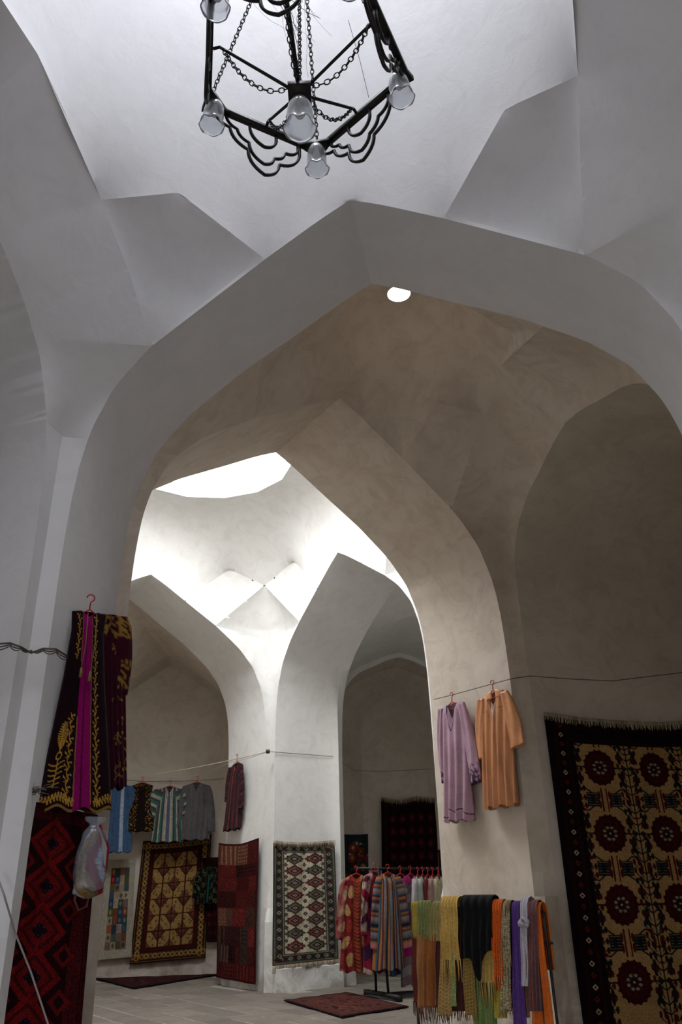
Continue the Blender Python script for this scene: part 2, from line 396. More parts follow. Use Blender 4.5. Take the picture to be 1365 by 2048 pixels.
# ------------------------------------------------------------------ unseen outer box, added to stop sky light leaking into the halls
sh = Shell()
X0, X1 = -11., 9.; YS = [-5., 4.9, 8.2, 23.]
for (c, r), y0, y1, rf in (((CA, RA), YS[0], YS[1], ROOF_A), ((CB, RBT), YS[1], YS[2], ROOF), ((CC, RC), YS[2], YS[3], ROOF)):
    G = []
    angs = sorted(set([k*PI/40-PI for k in range(81)]+[math.atan2(yy-c[1], xx-c[0]) for xx in (X0, X1) for yy in (y0, y1)]))
    for t in angs:
        e = np.array([math.cos(t), math.sin(t)])
        L = min([((X1 if e[0] > 0 else X0)-c[0])/e[0] if abs(e[0]) > 1e-9 else 1e9, ((y1 if e[1] > 0 else y0)-c[1])/e[1] if abs(e[1]) > 1e-9 else 1e9])
        G.append([[c[0]+e[0]*r, c[1]+e[1]*r, rf], [c[0]+e[0]*L, c[1]+e[1]*L, rf]])
    sh.grid(np.array(G))
ring = [(X1, YS[0]), (X1, YS[3]), (X0, YS[3]), (X0, YS[0])]
sh.grid(np.array([[[x, y, z] for z in (-EYE, ROOF, ROOF_A)] for x, y in ring]))
sh.grid(np.array([[[x, YS[1], z] for z in (ROOF, ROOF_A)] for x in (X0, X1)]))
o = sh.build('light_leak_box', M_OUT)

# ------------------------------------------------------------------ floor
M_F = plaster('paving_dust', (.40, .36, .31), (.33, .295, .25), (.26, .23, .19), .6, low=False)
sh = Shell(); sh.poly([[X0, -14, -EYE], [X1, -14, -EYE], [X1, YS[3], -EYE], [X0, YS[3], -EYE]]); floor = sh.build('floor', M_F)
#@@OBJECTS
# ------------------------------------------------------------------ object helpers
def tag(o, label=None, cat=None, group=None, kind=None):
    if label: o['label'] = label
    if cat: o['category'] = cat
    if group: o['group'] = group
    if kind: o['kind'] = kind
    return o
def empty(name, p, label, cat, group=None):
    o = bpy.data.objects.new(name, None); COL.objects.link(o); o.location = W(p) if not isinstance(p, Vector) else p
    o.empty_display_size = .1; return tag(o, label, cat, group)
def lin(c): return np.where(np.array(c) <= .04045, np.array(c)/12.92, ((np.array(c)+.055)/1.055)**2.4)
def flat_mat(name, c, rough=.6, metal=0., grain=0.):
    m, nt, b = nmat(name); b.inputs['Roughness'].default_value = rough; b.inputs['Metallic'].default_value = metal
    co = nt.nodes.new('ShaderNodeTexCoord').outputs['Object']
    l = tuple(float(k) for k in lin(c))
    v = mix(nt, l, tuple(k*(1-grain) for k in l), noise(nt, 40, 4, .6, co)); nt.links.new(v, b.inputs['Base Color']); return m
def cloth_mat(name, scale=160., bump=.35, rough=.85, sheen=.0, spec=.12, fuzz=.25):
    m, nt, b = nmat(name); at = nt.nodes.new('ShaderNodeAttribute'); at.attribute_name = 'dye'
    g = nt.nodes.new('ShaderNodeTexCoord').outputs['Object']
    nz = noise(nt, scale, 3, .6, g); big = noise(nt, 6, 4, .6, g)
    c = mix(nt, at.outputs['Color'], (0, 0, 0), ramp(nt, [(.35, (0, 0, 0)), (.8, (fuzz, fuzz, fuzz))], nz))
    c = mix(nt, c, (0, 0, 0), ramp(nt, [(.45, (0, 0, 0)), (.75, (.22, .22, .22))], big))
    nt.links.new(c, b.inputs['Base Color']); b.inputs['Roughness'].default_value = rough; b.inputs['Specular IOR Level'].default_value = spec
    b.inputs['Sheen Weight'].default_value = sheen
    bu = nt.nodes.new('ShaderNodeBump'); bu.inputs['Strength'].default_value = bump; bu.inputs['Distance'].default_value = .004
    nt.links.new(nz, bu.inputs['Height']); nt.links.new(bu.outputs[0], b.inputs['Normal']); return m
M_RUG = cloth_mat('wool_pile', 220, .5, .95, .0, .03); M_CLO = cloth_mat('woven_cotton', 300, .3, .85, .04, .1, .12)
M_VEL = cloth_mat('velvet', 300, .2, .85, .06, .04, .2); M_SAT = cloth_mat('satin', 300, .1, .38, .1, .5, .05)
M_IRON = flat_mat('black_iron', (.17, .16, .16), .45, .6, .4)
M_RED = flat_mat('red_plastic', (.72, .10, .12), .35, 0, .1); M_BLU = flat_mat('blue_plastic', (.15, .3, .42), .35)
M_ROPE = flat_mat('twine', (.80, .76, .68), .9, 0, .2); M_WIRE = flat_mat('grey_wire', (.36, .33, .30), .7, 0, .3)
M_WHITEWIRE = flat_mat('white_cable', (.62, .58, .60), .5, 0, .1)

def set_dye(me, cols):                                        # woven / printed colour per vertex (sRGB in)
    a = me.color_attributes.new('dye', 'FLOAT_COLOR', 'POINT')
    c = np.ones((len(me.vertices), 4), np.float32); c[:, :3] = lin(cols); a.data.foreach_set('color', c.ravel())
def grid_obj(name, G, cols, mat, parent=None, thick=0., closed=False):
    n, m = G.shape[:2]; me = bpy.data.meshes.new(name)
    V = G.reshape(-1, 3).astype(np.float32).copy(); V[:, 2] += EYE
    i = np.arange(n-1)[:, None]; jm = m if closed else m-1; j = np.arange(jm)[None, :]; j2 = (j+1) % m
    Q = np.stack([i*m+j, i*m+j2, (i+1)*m+j2, (i+1)*m+j], -1).reshape(-1, 4).astype(np.int32)
    me.vertices.add(len(V)); me.vertices.foreach_set('co', V.ravel()); me.loops.add(Q.size); me.loops.foreach_set('vertex_index', Q.ravel())
    me.polygons.add(len(Q)); me.polygons.foreach_set('loop_start', np.arange(0, Q.size, 4, dtype=np.int32))
    me.update(calc_edges=True); me.polygons.foreach_set('use_smooth', [True]*len(Q))
    set_dye(me, cols.reshape(-1, 3)); me.materials.append(mat)
    o = bpy.data.objects.new(name, me); COL.objects.link(o)
    if parent: put(o, parent)
    if thick:
        md = o.modifiers.new('thickness', 'SOLIDIFY'); md.thickness = thick; md.offset = 0
    return o
def put(o, parent):
    o.parent = parent; o.matrix_parent_inverse = Matrix.Translation(-Vector(parent.location))
class MB:                                                     # loose triangles/quads gathered into one mesh
    def __init__(s): s.V = []; s.F = []; s.C = []; s.c = (.5, .5, .5)
    def col(s, c): s.c = c; return s
    def add(s, V, F):
        b = len(s.V); s.V += [tuple(v) for v in V]; s.F += [tuple(b+k for k in f) for f in F]; s.C += [s.c]*len(V)
    def tube(s, pts, r, k=6, closed=False):
        pts = [np.array(p, float) for p in pts]; n = len(pts); V = []; up = None
        for i, p in enumerate(pts):
            a = pts[(i-1) % n] if (closed or i) else p; b = pts[(i+1) % n] if (closed or i < n-1) else p
            t = b-a; t = t/(np.linalg.norm(t)+1e-12)
            if up is None: up = np.cross(t, [0, 0, 1]) if abs(t[2]) < .9 else np.cross(t, [0, 1, 0])
            up = up-t*(up@t); up /= (np.linalg.norm(up)+1e-12); w = np.cross(t, up); rr = r[i] if isinstance(r, (list, np.ndarray)) else r
            V += [p+(up*math.cos(2*PI*q/k)+w*math.sin(2*PI*q/k))*rr for q in range(k)]
        Fc = [(i*k+q, i*k+(q+1) % k, ((i+1) % n)*k+(q+1) % k, ((i+1) % n)*k+q) for i in range(n if closed else n-1) for q in range(k)]
        if not closed: Fc += [tuple(range(k))[::-1], tuple((n-1)*k+q for q in range(k))]
        s.add(V, Fc); return s
    def bar(s, a, b, w, h, up=(0, 0, 1)):
        a, b = np.array(a, float), np.array(b, float); t = b-a; t /= np.linalg.norm(t); up = np.array(up, float); sd = np.cross(t, up); sd /= np.linalg.norm(sd); up = np.cross(sd, t)
        V = [p+sd*x*w/2+up*y*h/2 for p in (a, b) for x, y in ((-1, -1), (1, -1), (1, 1), (-1, 1))]
        s.add(V, [(0, 1, 2, 3)[::-1], (4, 5, 6, 7)]+[(i, (i+1) % 4, 4+(i+1) % 4, 4+i) for i in range(4)]); return s
    def build(s, name, mat, parent=None, dye=False, smooth=True):
        o = link_mesh(name, [(v[0], v[1], v[2]+EYE) for v in s.V], s.F, mat, None, smooth)
        if dye: set_dye(o.data, np.array(s.C))
        if parent: put(o, parent)
        return o

# ------------------------------------------------------------------ pattern drawing (colours woven into the cloth)
class Cv:
    def __init__(s, w, h, c):
        s.w, s.h = w, h; s.a = np.empty((h, w, 3)); s.a[:] = c
        s.Y, s.X = np.mgrid[0:h, 0:w].astype(float); s.X /= (w-1); s.Y /= (h-1); s.ar = h/w
    def m(s, mask, c): s.a[mask] = c; return s
    def rect(s, x0, y0, x1, y1, c): return s.m((s.X >= x0) & (s.X <= x1) & (s.Y >= y0) & (s.Y <= y1), c)
    def border(s, t, c, t2=None):                            # ring from inset t to t2 (fractions of the width)
        ty, t2 = t/s.ar, t2
        a = (s.X >= t) & (s.X <= 1-t) & (s.Y >= ty) & (s.Y <= 1-ty)
        if t2 is not None: a &= ~((s.X >= t2) & (s.X <= 1-t2) & (s.Y >= t2/s.ar) & (s.Y <= 1-t2/s.ar))
        return s.m(a, c)
    def ell(s, x, y, rx, ry, c): return s.m(((s.X-x)/rx)**2+((s.Y-y)/ry)**2 <= 1, c)
    def dia(s, x, y, rx, ry, c): return s.m(abs(s.X-x)/rx+abs(s.Y-y)/ry <= 1, c)
    def line(s, pts, t, c):
        for (x0, y0), (x1, y1) in zip(pts, pts[1:]):
            dx, dy = x1-x0, (y1-y0)*s.ar; L = dx*dx+dy*dy+1e-12
            u = np.clip(((s.X-x0)*dx+(s.Y-y0)*s.ar*dy)/L, 0, 1)
            s.m((s.X-x0-u*dx)**2+((s.Y-y0)*s.ar-u*dy)**2 <= t*t, c)
        return s
    def speck(s, c, p, mask=None, amt=1.):
        k = rng.rand(s.h, s.w) < p
        if mask is not None: k &= mask
        s.a[k] = s.a[k]*(1-amt)+np.array(c)*amt; return s
    def wob(s, amt=.05): s.a = np.clip(s.a*(1+amt*rng.randn(s.h, s.w, 1)), 0, 1); return s
def rows_border(cv, t0, t1, bgc, fns, step):                  # small repeated motifs round a border band
    cv.border(t0, bgc, t1); mid = (t0+t1)/2; ar = cv.ar
    n = int(1/step)
    for i in range(n+1):
        x = t0+(1-2*t0)*i/n
        for y in (mid/ar, 1-mid/ar): fns(cv, x, y, i)
    n = int(ar/step)
    for i in range(1, n):
        y = i/n
        for x in (mid, 1-mid): fns(cv, x, y, i)

# ------------------------------------------------------------------ rugs
def rug(name, label, fr, cs, cv, off=.03, wave=.012, sag=0., sagn=1, fringe=None, fl=.09, cat='rug', group=None, mat=None, thick=.012, wavef=3, floor_z=None, fcol=(.72, .66, .56), edge=None):
    """cs: pixel corners TL, TR, BR, BL; hit on the plane fr (or on the floor)"""
    if floor_z is None: C4 = [fr.hit(x, y, -off) for x, y in cs]; nrm = -fr.n
    else: C4 = [atH(x, y, floor_z) for x, y in cs]; nrm = np.array([0, 0, 1.])
    TL, TR, BR, BL = C4; h, w = cv.h, cv.w
    U, V = np.meshgrid(np.linspace(0, 1, w), np.linspace(0, 1, h)); U3, V3 = U[..., None], V[..., None]
    G = (TL*(1-U3)+TR*U3)*(1-V3)+(BL*(1-U3)+BR*U3)*V3
    if sag: G[..., 2] -= sag*(abs(np.sin(U*PI*sagn)))*(1-V)**2
    wv = wave*(np.sin(U*2*PI*wavef+1.3+V*2)*(.4+.6*(1-V))+.5*np.sin(U*2*PI*(wavef*1.7)+V*5))
    G = G+nrm*wv[..., None]
    root = empty(name, (BL+BR)/2 if floor_z is None else (TL+BR)/2, label, cat, group)
    grid_obj('pile', G, cv.a, mat or M_RUG, root, thick)
    for side in (fringe or ''):
        row = G[0] if side == 't' else G[-1]; hang = -1
        n = max(20, int(np.linalg.norm(row[-1]-row[0])/.014)); mb = MB()
        for i in range(n):
            t = i/(n-1)*(w-1); k = min(int(t), w-2); p = row[k]*(1-(t-k))+row[k+1]*(t-k)+nrm*(.012 if floor_z is None else 0)
            d = np.array([rng.randn()*.006, 0, 0])+ (np.array([0, 0, -fl*(.8+.4*rng.rand())]) if floor_z is None else (row[0]*0+(BL-TL)/np.linalg.norm(BL-TL)*fl*(1 if side == 'b' else -1)*(.8+.4*rng.rand())))
            if side == 't' and floor_z is None: p = p+np.array([0, 0, .03])+nrm*.006
            sh_ = .75+.35*rng.rand(); mb.col(tuple(np.clip(np.array(fcol)*sh_, 0, 1)))
            mb.tube([p, p+d*.5+nrm*.003, p+d], [.006, .005, .003], 4)
        f = mb.build('fringe', M_CLO, root, dye=True); tag(f, kind='stuff')
    return root

# ------------------------------------------------------------------ hangers and garments
def hanger(p, a, n, mat, label, w=.17, hook_h=.10, group='hangers on the lines'):
    """p: neck point where the hook meets the shoulders"""
    up = np.array([0, 0, 1.]); mb = MB(); root = empty('clothes_hanger', p, label, 'hanger', group)
    sh_ = [p+a*w+up*-.075, p+a*w*.55+up*-.035, p+up*.0, p-a*w*.55+up*-.035, p-a*w+up*-.075]
    mb.tube(sh_, .007, 6); mb.tube([p+a*w+up*-.075, p+up*-.082, p-a*w+up*-.075], .005, 6); mb.build('shoulder_bar', mat, root)
    hk = MB(); r = .028
    pts = [p-up*.005, p+up*.035]+[p+up*(hook_h-.03)+a*(r*math.cos(t)) + up*(r*math.sin(t)) for t in np.linspace(-PI*.45, PI*1.0, 10)]
    hk.tube(pts, .0055, 6); hk.build('hook', mat, root); return root
def garment(name, label, fr, off, top, bot, shw, hemw, sleeve, paint, sl_paint, mat=None, cat='robe', group=None, vneck=.14, nw=.07, slope=.28,
            depth=.06, folds=7, famp=.018, hang=None, hl='', res=None, recess=None, turn=0., hook=.10, skew=0.):
    """top/bot: pixels of the neck and of the hem centre on the plane fr; widths in metres (half widths)"""
    P = fr.hit(*top, -off); B = fr.hit(bot[0], bot[1], -off); L = P[2]-B[2]; lat = B-P; lat[2] = 0; lat = float(lat@fr.a)
    tr = math.radians(turn); a = fr.a*math.cos(tr)+fr.n*math.sin(tr); n = fr.n*math.cos(tr)-fr.a*math.sin(tr)
    root = empty(name, P-np.array([0, 0, L]), label, cat, group)
    nx, ny = res or (44, 90)
    fx = np.linspace(-1, 1, nx); th = np.r_[PI-np.arccos(np.clip(fx, -1, 1))*1., (np.linspace(0, PI, nx//2+2)[1:-1])+PI]
    # front goes th: PI.. see x = cos ; front y<0 towards the viewer
    xs = np.r_[fx, np.cos(np.linspace(0, PI, nx//2+2)[1:-1])]; ys = np.r_[-np.sqrt(np.clip(1-fx**2, 0, 1)), np.sin(np.linspace(0, PI, nx//2+2)[1:-1])]
    v = np.linspace(0, 1, ny)[:, None]; front = np.r_[np.ones(nx), np.zeros(len(xs)-nx)][None, :]
    wv = np.interp(v, [0, .10, .35, 1], [shw, shw*.93, shw*.85+hemw*.15, hemw])
    X = xs[None, :]*wv
    dz = -slope*np.abs(xs)[None, :]*shw
    vn = vneck*np.clip(1-np.abs(xs)*shw/nw, 0, 1)*front
    ztop = dz-vn; zb = -L*(1+.012*np.sin(xs[None, :]*9+P[0]*5))
    Z = ztop*(1-v)+zb*v
    D = depth*np.interp(v, [0, .06, .3, 1], [.22, .7, 1, 1.25])
    f = .6*famp*np.interp(v, [0, .12, 1], [0, .35, 1])*np.sin(X/(hemw)*folds*2.6+1.7*np.sin(v*3+P[0]*3)+P[1]*4)
    Yd = ys[None, :]*D+f*np.where(front > 0, 1, .6)
    C = paint(nx, ny)                                        # canvas for the front
    if recess is not None: Yd = Yd+recess(fx, v)*0 if False else Yd
    cols = np.zeros((ny, len(xs), 3)); cols[:, :nx] = C; back = C[:, [0, -1]].mean(1); cols[:, nx:] = (C[:, :1]*.5+C[:, -1:]*.5)*.85
    G = P+a[None, None]*(X+lat*v+skew*v)[..., None]+n[None, None]*Yd[..., None]+np.array([0, 0, 1.])*Z[..., None]
    grid_obj('body', G, cols, mat or M_CLO, root, .003, closed=True)
    if sleeve:
        sl, sw0, sw1, ang = sleeve if not isinstance(sleeve[0], tuple) else sleeve[0]
        for k, sg in enumerate((-1, 1)):
            if isinstance(sleeve[0], tuple): 
                if sleeve[k] is None: continue
                sl, sw0, sw1, ang = sleeve[k]
            an = math.radians(ang); dirv = a*sg*math.sin(an)-np.array([0, 0, 1.])*math.cos(an); prp = a*math.cos(an)+np.array([0, 0, 1.])*math.sin(an)*sg
            st_ = P+a*sg*(shw-sw0*.55)+np.array([0, 0, -slope*shw-sw0*.15]); m_ = 22; ns = 34
            t = np.linspace(0, 1, ns)[:, None]; phi = np.linspace(0, 2*PI, m_, endpoint=False)[None, :]
            wd_ = np.interp(t, [0, .12, 1], [sw0*.75, sw0, sw1]); dd = np.interp(t, [0, 1], [.035, .028])
            bend = .03*np.sin(t*PI)*sg
            G = st_+dirv*(t*sl)[..., None]+prp*(np.cos(phi)*wd_)[..., None]+n*(-.015+np.sin(phi)*dd+.008*np.sin(np.cos(phi)*5+t*6))[..., None]+a*bend[..., None]
            cols = sl_paint(m_, ns) if sl_paint else np.repeat(C[:ns, :1], m_, 1)
            grid_obj('sleeve', G, cols, mat or M_CLO, root, .003, closed=True)
    if hang is not None: hanger(P+np.array([0, 0, .012]), a, n, hang, hl, min(.17, shw*.8), hook)
    return root
def stripes(cols, k=1., horiz=False, wobble=0., shade=None):
    def fn(w, h):
        cv = Cv(w, h, cols[0]); c = (cv.Y*k*(1 if not isinstance(horiz, float) else 1) if horiz else cv.X*k)+wobble*np.sin(cv.X*9+cv.Y*5)
        if horiz == 'diag': c = cv.Y*k+cv.X*k*.25
        idx = (np.floor(c*len(cols)) % len(cols)).astype(int); cv.a = np.array(cols)[idx]; return cv.wob(.05).a
    return fn
def plain(c, wob=.04):
    return lambda w, h: Cv(w, h, c).wob(wob).a
def frame2(p, q): return Frame(math.degrees(math.atan2(q[1]-p[1], q[0]-p[0])), p)
FJ1 = frame2(A1.f.P(-2.3, 0), B1.f.P(-2.38, 0)); FJ2 = frame2(B2.f.P(2.28, 0), A2.f.P(2.22, 0))
FJ4 = frame2(B4.f.P(2.22, 0), A4.f.P(2.33, 0)); FJ5 = frame2(A5.f.P(-2.10, 0), B5.f.P(-2.2, 0))
FN3 = frame2(A3.f.P(-1.74, 0), A3.f.P(-1.72, 0, 1.02)); FE = Frame(6, E1.f.P(0, 0, .47))
FD = Frame(8, D3.f.P(0, 0, 1.12)); FD2 = frame2(D3.f.P(-1.36, 0, .45), D3.f.P(-.75, 0, 1.18))

# ------------------------------------------------------------------ paving
M_ST = []
for k, c in enumerate(((.235, .205, .17), (.215, .188, .155), (.255, .22, .18), (.20, .175, .148))):
    M_ST.append(plaster('paving_stone_%s' % 'abcd'[k], c, tuple(x*.82 for x in c), tuple(x*.62 for x in c), .6, .4, low=False))
def stone_mesh(w, d, seed):
    r_ = random.Random(seed); me = bpy.data.meshes.new('paving_stone'); b = bmesh.new(); j = .012
    t = [(x+r_.uniform(-j, j), y+r_.uniform(-j, j)) for x, y in ((0, 0), (w, 0), (w, d), (0, d))]
    lo = [b.verts.new((x, y, 0)) for x, y in t]; cx, cy = w/2, d/2
    hi = [b.verts.new((x, y, .022)) for x, y in t]; tp = [b.verts.new((x+(cx-x)*.04, y+(cy-y)*.07, .030+r_.uniform(-.002, .002))) for x, y in t]
    for q in range(4):
        b.faces.new((lo[q], lo[(q+1) % 4], hi[(q+1) % 4], hi[q])); b.faces.new((hi[q], hi[(q+1) % 4], tp[(q+1) % 4], tp[q]))
    b.faces.new(tp); b.to_mesh(me); b.free(); me.materials.append(M_ST[seed % 4]); return me
SW, SD = .62, .38
stones = [stone_mesh(SW-.016, SD-.016, k) for k in range(8)]
fa = A5.f.a; fn_ = A5.f.n; ang0 = math.atan2(fa[1], fa[0]); cnt = 0
for i in range(-30, 30):
    for j in range(-30, 30):
        u = i*SW+(j % 2)*SW*.5; v = j*SD; p = np.array([-1.2, 12.8, 0])+fa*u+fn_*v
        X, Y = p[0], p[1]
        if not (10.0 < Y < 16.9) or not (-.335*Y < X < .12*Y+.1): continue
        if Y > 13.9+abs(X+1.35)*1.15 and X > -2.6 and X < .3: continue
        o = bpy.data.objects.new('paving_stone', random.choice(stones)); COL.objects.link(o); o.parent = floor
        o.location = (X, Y, -.026+rng.rand()*.004); o.rotation_euler.z = ang0; cnt += 1
FZ = -EYE+.008

# ------------------------------------------------------------------ rug patterns
def cv_bokhara_big():
    BK, RD, CR, NV = (.09, .05, .055), (.30, .06, .07), (.62, .49, .31), (.10, .11, .13)
    cv = Cv(520, 640, BK)
    cv.border(.03, (.15, .055, .065), .10); cv.border(.045, BK, .085)
    for i in range(30):
        y = .03+i*.0325
        for x in (.065, .935):
            c = (.72, .62, .5) if i % 2 else (.42, .10, .11); cv.dia(x, y, .012, .009, c); cv.dia(x, y, .006, .0045, BK)
            pass
    x0, x1, y0, y1 = .12, .88, .085, .973
    keep_ = cv.a.copy(); cv.rect(x0, y0, x1, y1, CR)
    nc, nr = 3, 4; sx, sy = (x1-x0)/nc, (y1-y0)/nr
    for r in range(nr):
        for c in range(nc+1):
            cx = x0+sx*(c+.41); cy = y0+sy*(r+.37)
            if c < nc:
                cv.ell(cx, cy, sx*.265, sy*.27, (.20, .045, .055))
                for t in range(18):
                    tt = t*2*PI/18; cv.ell(cx+math.cos(tt)*sx*.265, cy+math.sin(tt)*sy*.265, .006, .005, (.22, .05, .06))
                cv.ell(cx, cy, sx*.22, sy*.21, (.24, .05, .06))
                for q in range(8):
                    tt = q*PI/4+.39; cv.ell(cx+math.cos(tt)*sx*.10, cy+math.sin(tt)*sy*.09, .0075, .0045, (.50, .50, .40)); cv.ell(cx+math.cos(tt)*sx*.16, cy+math.sin(tt)*sy*.15, .005, .0035, NV)
                cv.dia(cx, cy, sx*.06, sy*.05, NV); cv.ell(cx, cy, .005, .003, (.6, .6, .5))
                for s in (-1, 1):                               # cypress leaves round the medallion
                    for t in (-1, 1): cv.ell(cx+s*sx*.37, cy+t*sy*.17, sx*.035, sy*.11, NV)
                    cv.line([(cx+s*sx*.27, cy), (cx+s*sx*.44, cy)], .003, NV); cv.dia(cx+s*sx*.43, cy, .018, .010, NV)
                cy2 = cy-sy*.5
                for s in (-1, 1):                               # stepped combs between the medallions
                    bx = cx+s*sx*.2
                    cv.rect(bx-sx*.10, cy2-sy*.105, bx+sx*.10, cy2+sy*.105, NV)
                    for q in range(5): cv.rect(bx-sx*.085, cy2-sy*.09+q*sy*.04, bx+sx*.085, cy2-sy*.08+q*sy*.04, (.40, .36, .27))
                    cv.rect(bx-sx*.03, cy2-sy*.06, bx+sx*.03, cy2+sy*.06, NV)
                    for t in (-1, 1): cv.line([(bx, cy2+t*sy*.1), (bx+s*sx*.11, cy2+t*sy*.17), (bx+s*sx*.18, cy2+t*sy*.15)], .003, NV); cv.ell(bx+s*sx*.19, cy2+t*sy*.15, .009, .006, (.25, .07, .07))
                for t in (-.045, .045): cv.line([(cx+t*sx, cy2-sy*.17), (cx+t*sx, cy2+sy*.17)], .0035, (.30, .07, .07)); cv.ell(cx+t*sx*2, cy2-sy*.07, .006, .014, (.28, .07, .07)); cv.ell(cx+t*sx*2, cy2+sy*.07, .006, .014, (.28, .07, .07))
            lx = x0+sx*(c-.09)                                         # stems between the columns
            for sx_ in ((-.17, -.09, .09, .17) if 0 < c < nc else ((.09, .17) if c == 0 else (-.09, -.17))):
                for t in np.linspace(-.44, .44, 7): cv.ell(lx+sx_*sx, cy+(t+sx_*.2)*sy, .0065, .010, (.26, .07, .07) if (int(t*100)+int(sx_*100)) % 2 else NV); cv.line([(lx+sx_*sx, cy+t*sy), (lx+sx_*sx*.6, cy+(t+.07)*sy)], .002, NV)
            if 0 < c < nc:
                cv.line([(lx, cy-sy*.5), (lx, cy+sy*.5)], .0025, NV)
                for t in (-.42, -.3, -.12, .12, .3, .42):
                    for s in (-1, 1): cv.line([(lx, cy+t*sy), (lx+s*sx*.09, cy+(t-.05)*sy)], .0028, NV); cv.ell(lx+s*sx*.10, cy+(t-.055)*sy, .006, .0075, (.28, .08, .08) if t*10 % 2 < 1 else NV)
                cv.dia(lx, cy-sy*.23, .014, .006, (.3, .07, .07))
                for s in (-1, 1): cv.ell(lx+s*sx*.06, cy+sy*.5, .006, .02, (.3, .08, .08))
    out_ = (cv.X < x0) | (cv.X > x1) | (cv.Y < y0) | (cv.Y > y1); cv.a[out_] = keep_[out_]
    return cv.speck((.2, .1, .08), .05, amt=.4).wob(.10)
def cv_pillar():
    G, CR = (.33, .33, .29), (.80, .76, .66)
    cv = Cv(130, 290, (.28, .28, .25))
    for t0, t1, c in ((.02, .035, (.5, .48, .4)), (.05, .14, (.24, .25, .24)), (.15, .165, (.55, .52, .43))): cv.border(t0, c, t1)
    def mot(c, x, y, i): c.dia(x, y, .038, .038/c.ar, (.60, .57, .48) if i % 2 else (.30, .14, .14)); c.dia(x, y, .018, .018/c.ar, (.16, .16, .17))
    rows_border(cv, .05, .14, (.23, .25, .23), mot, .075)
    cv.rect(.18, .18/cv.ar, .82, 1-.18/cv.ar, CR)
    nr = 8; y0 = .18/cv.ar; sy = (1-2*y0)/nr
    for r in range(nr):
        for s, x in enumerate((.335, .665)):
            cy = y0+sy*(r+.5); c = (.46, .20, .20) if (r+s) % 2 else (.31, .32, .27)
            cv.dia(x, cy, .165, sy*.52, (.18, .14, .15)); cv.dia(x, cy, .15, sy*.46, c); cv.dia(x, cy, .10, sy*.30, (.62, .56, .47)); cv.dia(x, cy, .085, sy*.25, (.20, .16, .18))
            cv.dia(x, cy, .04, sy*.12, (.7, .6, .5)); cv.dia(x, cy, .02, sy*.05, (.4, .15, .15))
            for q in (-1, 1): cv.ell(x+q*.11, cy-sy*.22, .012, .006, (.15, .14, .17)); cv.ell(x+q*.11, cy+sy*.22, .012, .006, (.15, .14, .17))
        for x in (.5, .2, .8): cv.dia(x, y0+sy*r, .035, sy*.18, (.24, .2, .22)); cv.dia(x, y0+sy*r, .012, sy*.06, (.65, .55, .5))
    return cv.speck((.12, .12, .12), .10, amt=.5).wob(.1)
def cv_garden():
    MR, GD = (.24, .09, .08), (.56, .44, .26)
    cv = Cv(150, 240, (.16, .07, .06))
    def mot(c, x, y, i):
        c.ell(x, y, .034, .034/c.ar, GD if i % 2 else (.5, .37, .2)); c.dia(x, y, .02, .02/c.ar, (.25, .14, .10))
    rows_border(cv, .035, .13, (.20, .15, .10), mot, .062); cv.border(.145, MR, .165); cv.border(.02, (.45, .34, .18), .026)
    x0, y0 = .18, .18/cv.ar; cv.rect(x0, y0, 1-x0, 1-y0, GD)
    nx, ny = 4, 6; sx, sy = (1-2*x0)/nx, (1-2*y0)/ny
    for i in range(nx):
        for j in range(ny):
            ax, ay = x0+sx*i, y0+sy*j; u, v = (cv.X-ax)/sx, (cv.Y-ay)/sy; ins = (u >= 0) & (u <= 1) & (v >= 0) & (v <= 1)
            if (i+j) % 2: u = 1-u
            cv.m(ins & (u+v < .55), (.30, .19, .15)); cv.m(ins & (u+v < .3), (.48, .22, .18)); cv.m(ins & (u+v > 1.5), (.36, .25, .17)); cv.m(ins & (abs(u+v-.6) < .05), (.15, .12, .1))
            for q in range(5):
                uu, vv = rng.rand()*.7+.2, rng.rand()*.7+.2
                if .65 < uu+vv < 1.45: cv.ell(ax+(1-uu if (i+j) % 2 else uu)*sx, ay+vv*sy, .010, .008, (.33, .2, .12))
    for i in range(nx+1): cv.line([(x0+sx*i, y0), (x0+sx*i, 1-y0)], .009, MR)
    for j in range(ny+1): cv.line([(x0, y0+sy*j), (1-x0, y0+sy*j)], .009, MR)
    return cv.wob(.12)
def cv_squares():
    cv = Cv(84, 190, (.60, .57, .51)); pal = [(.36, .12, .13), (.25, .30, .33), (.55, .50, .42), (.30, .30, .18), (.50, .30, .23), (.42, .34, .32), (.22, .24, .22), (.62, .58, .50), (.38, .24, .15), (.17, .22, .27)]
    x0, y0 = .19, .085; nx, ny = 4, 10; sx, sy = (1-2*x0)/nx, (1-2*y0)/ny
    for i in range(nx):
        for j in range(ny):
            c = np.array(pal[rng.randint(len(pal))]); cv.rect(x0+sx*i, y0+sy*j, x0+sx*(i+1), y0+sy*(j+1), c); k = rng.randint(5); cx, cy = x0+sx*(i+.5), y0+sy*(j+.5); c2 = c*.6 if c.sum() > 1 else c*1.7
            if k == 0: cv.dia(cx, cy, sx*.35, sy*.35, c2)
            if k == 1: [cv.rect(cx-sx*.4+q*sx*.25, cy-sy*.4, cx-sx*.3+q*sx*.25, cy+sy*.4, c2) for q in range(4)]
            if k == 2: cv.ell(cx, cy, sx*.25, sy*.3, c2)
    return cv.wob(.07)
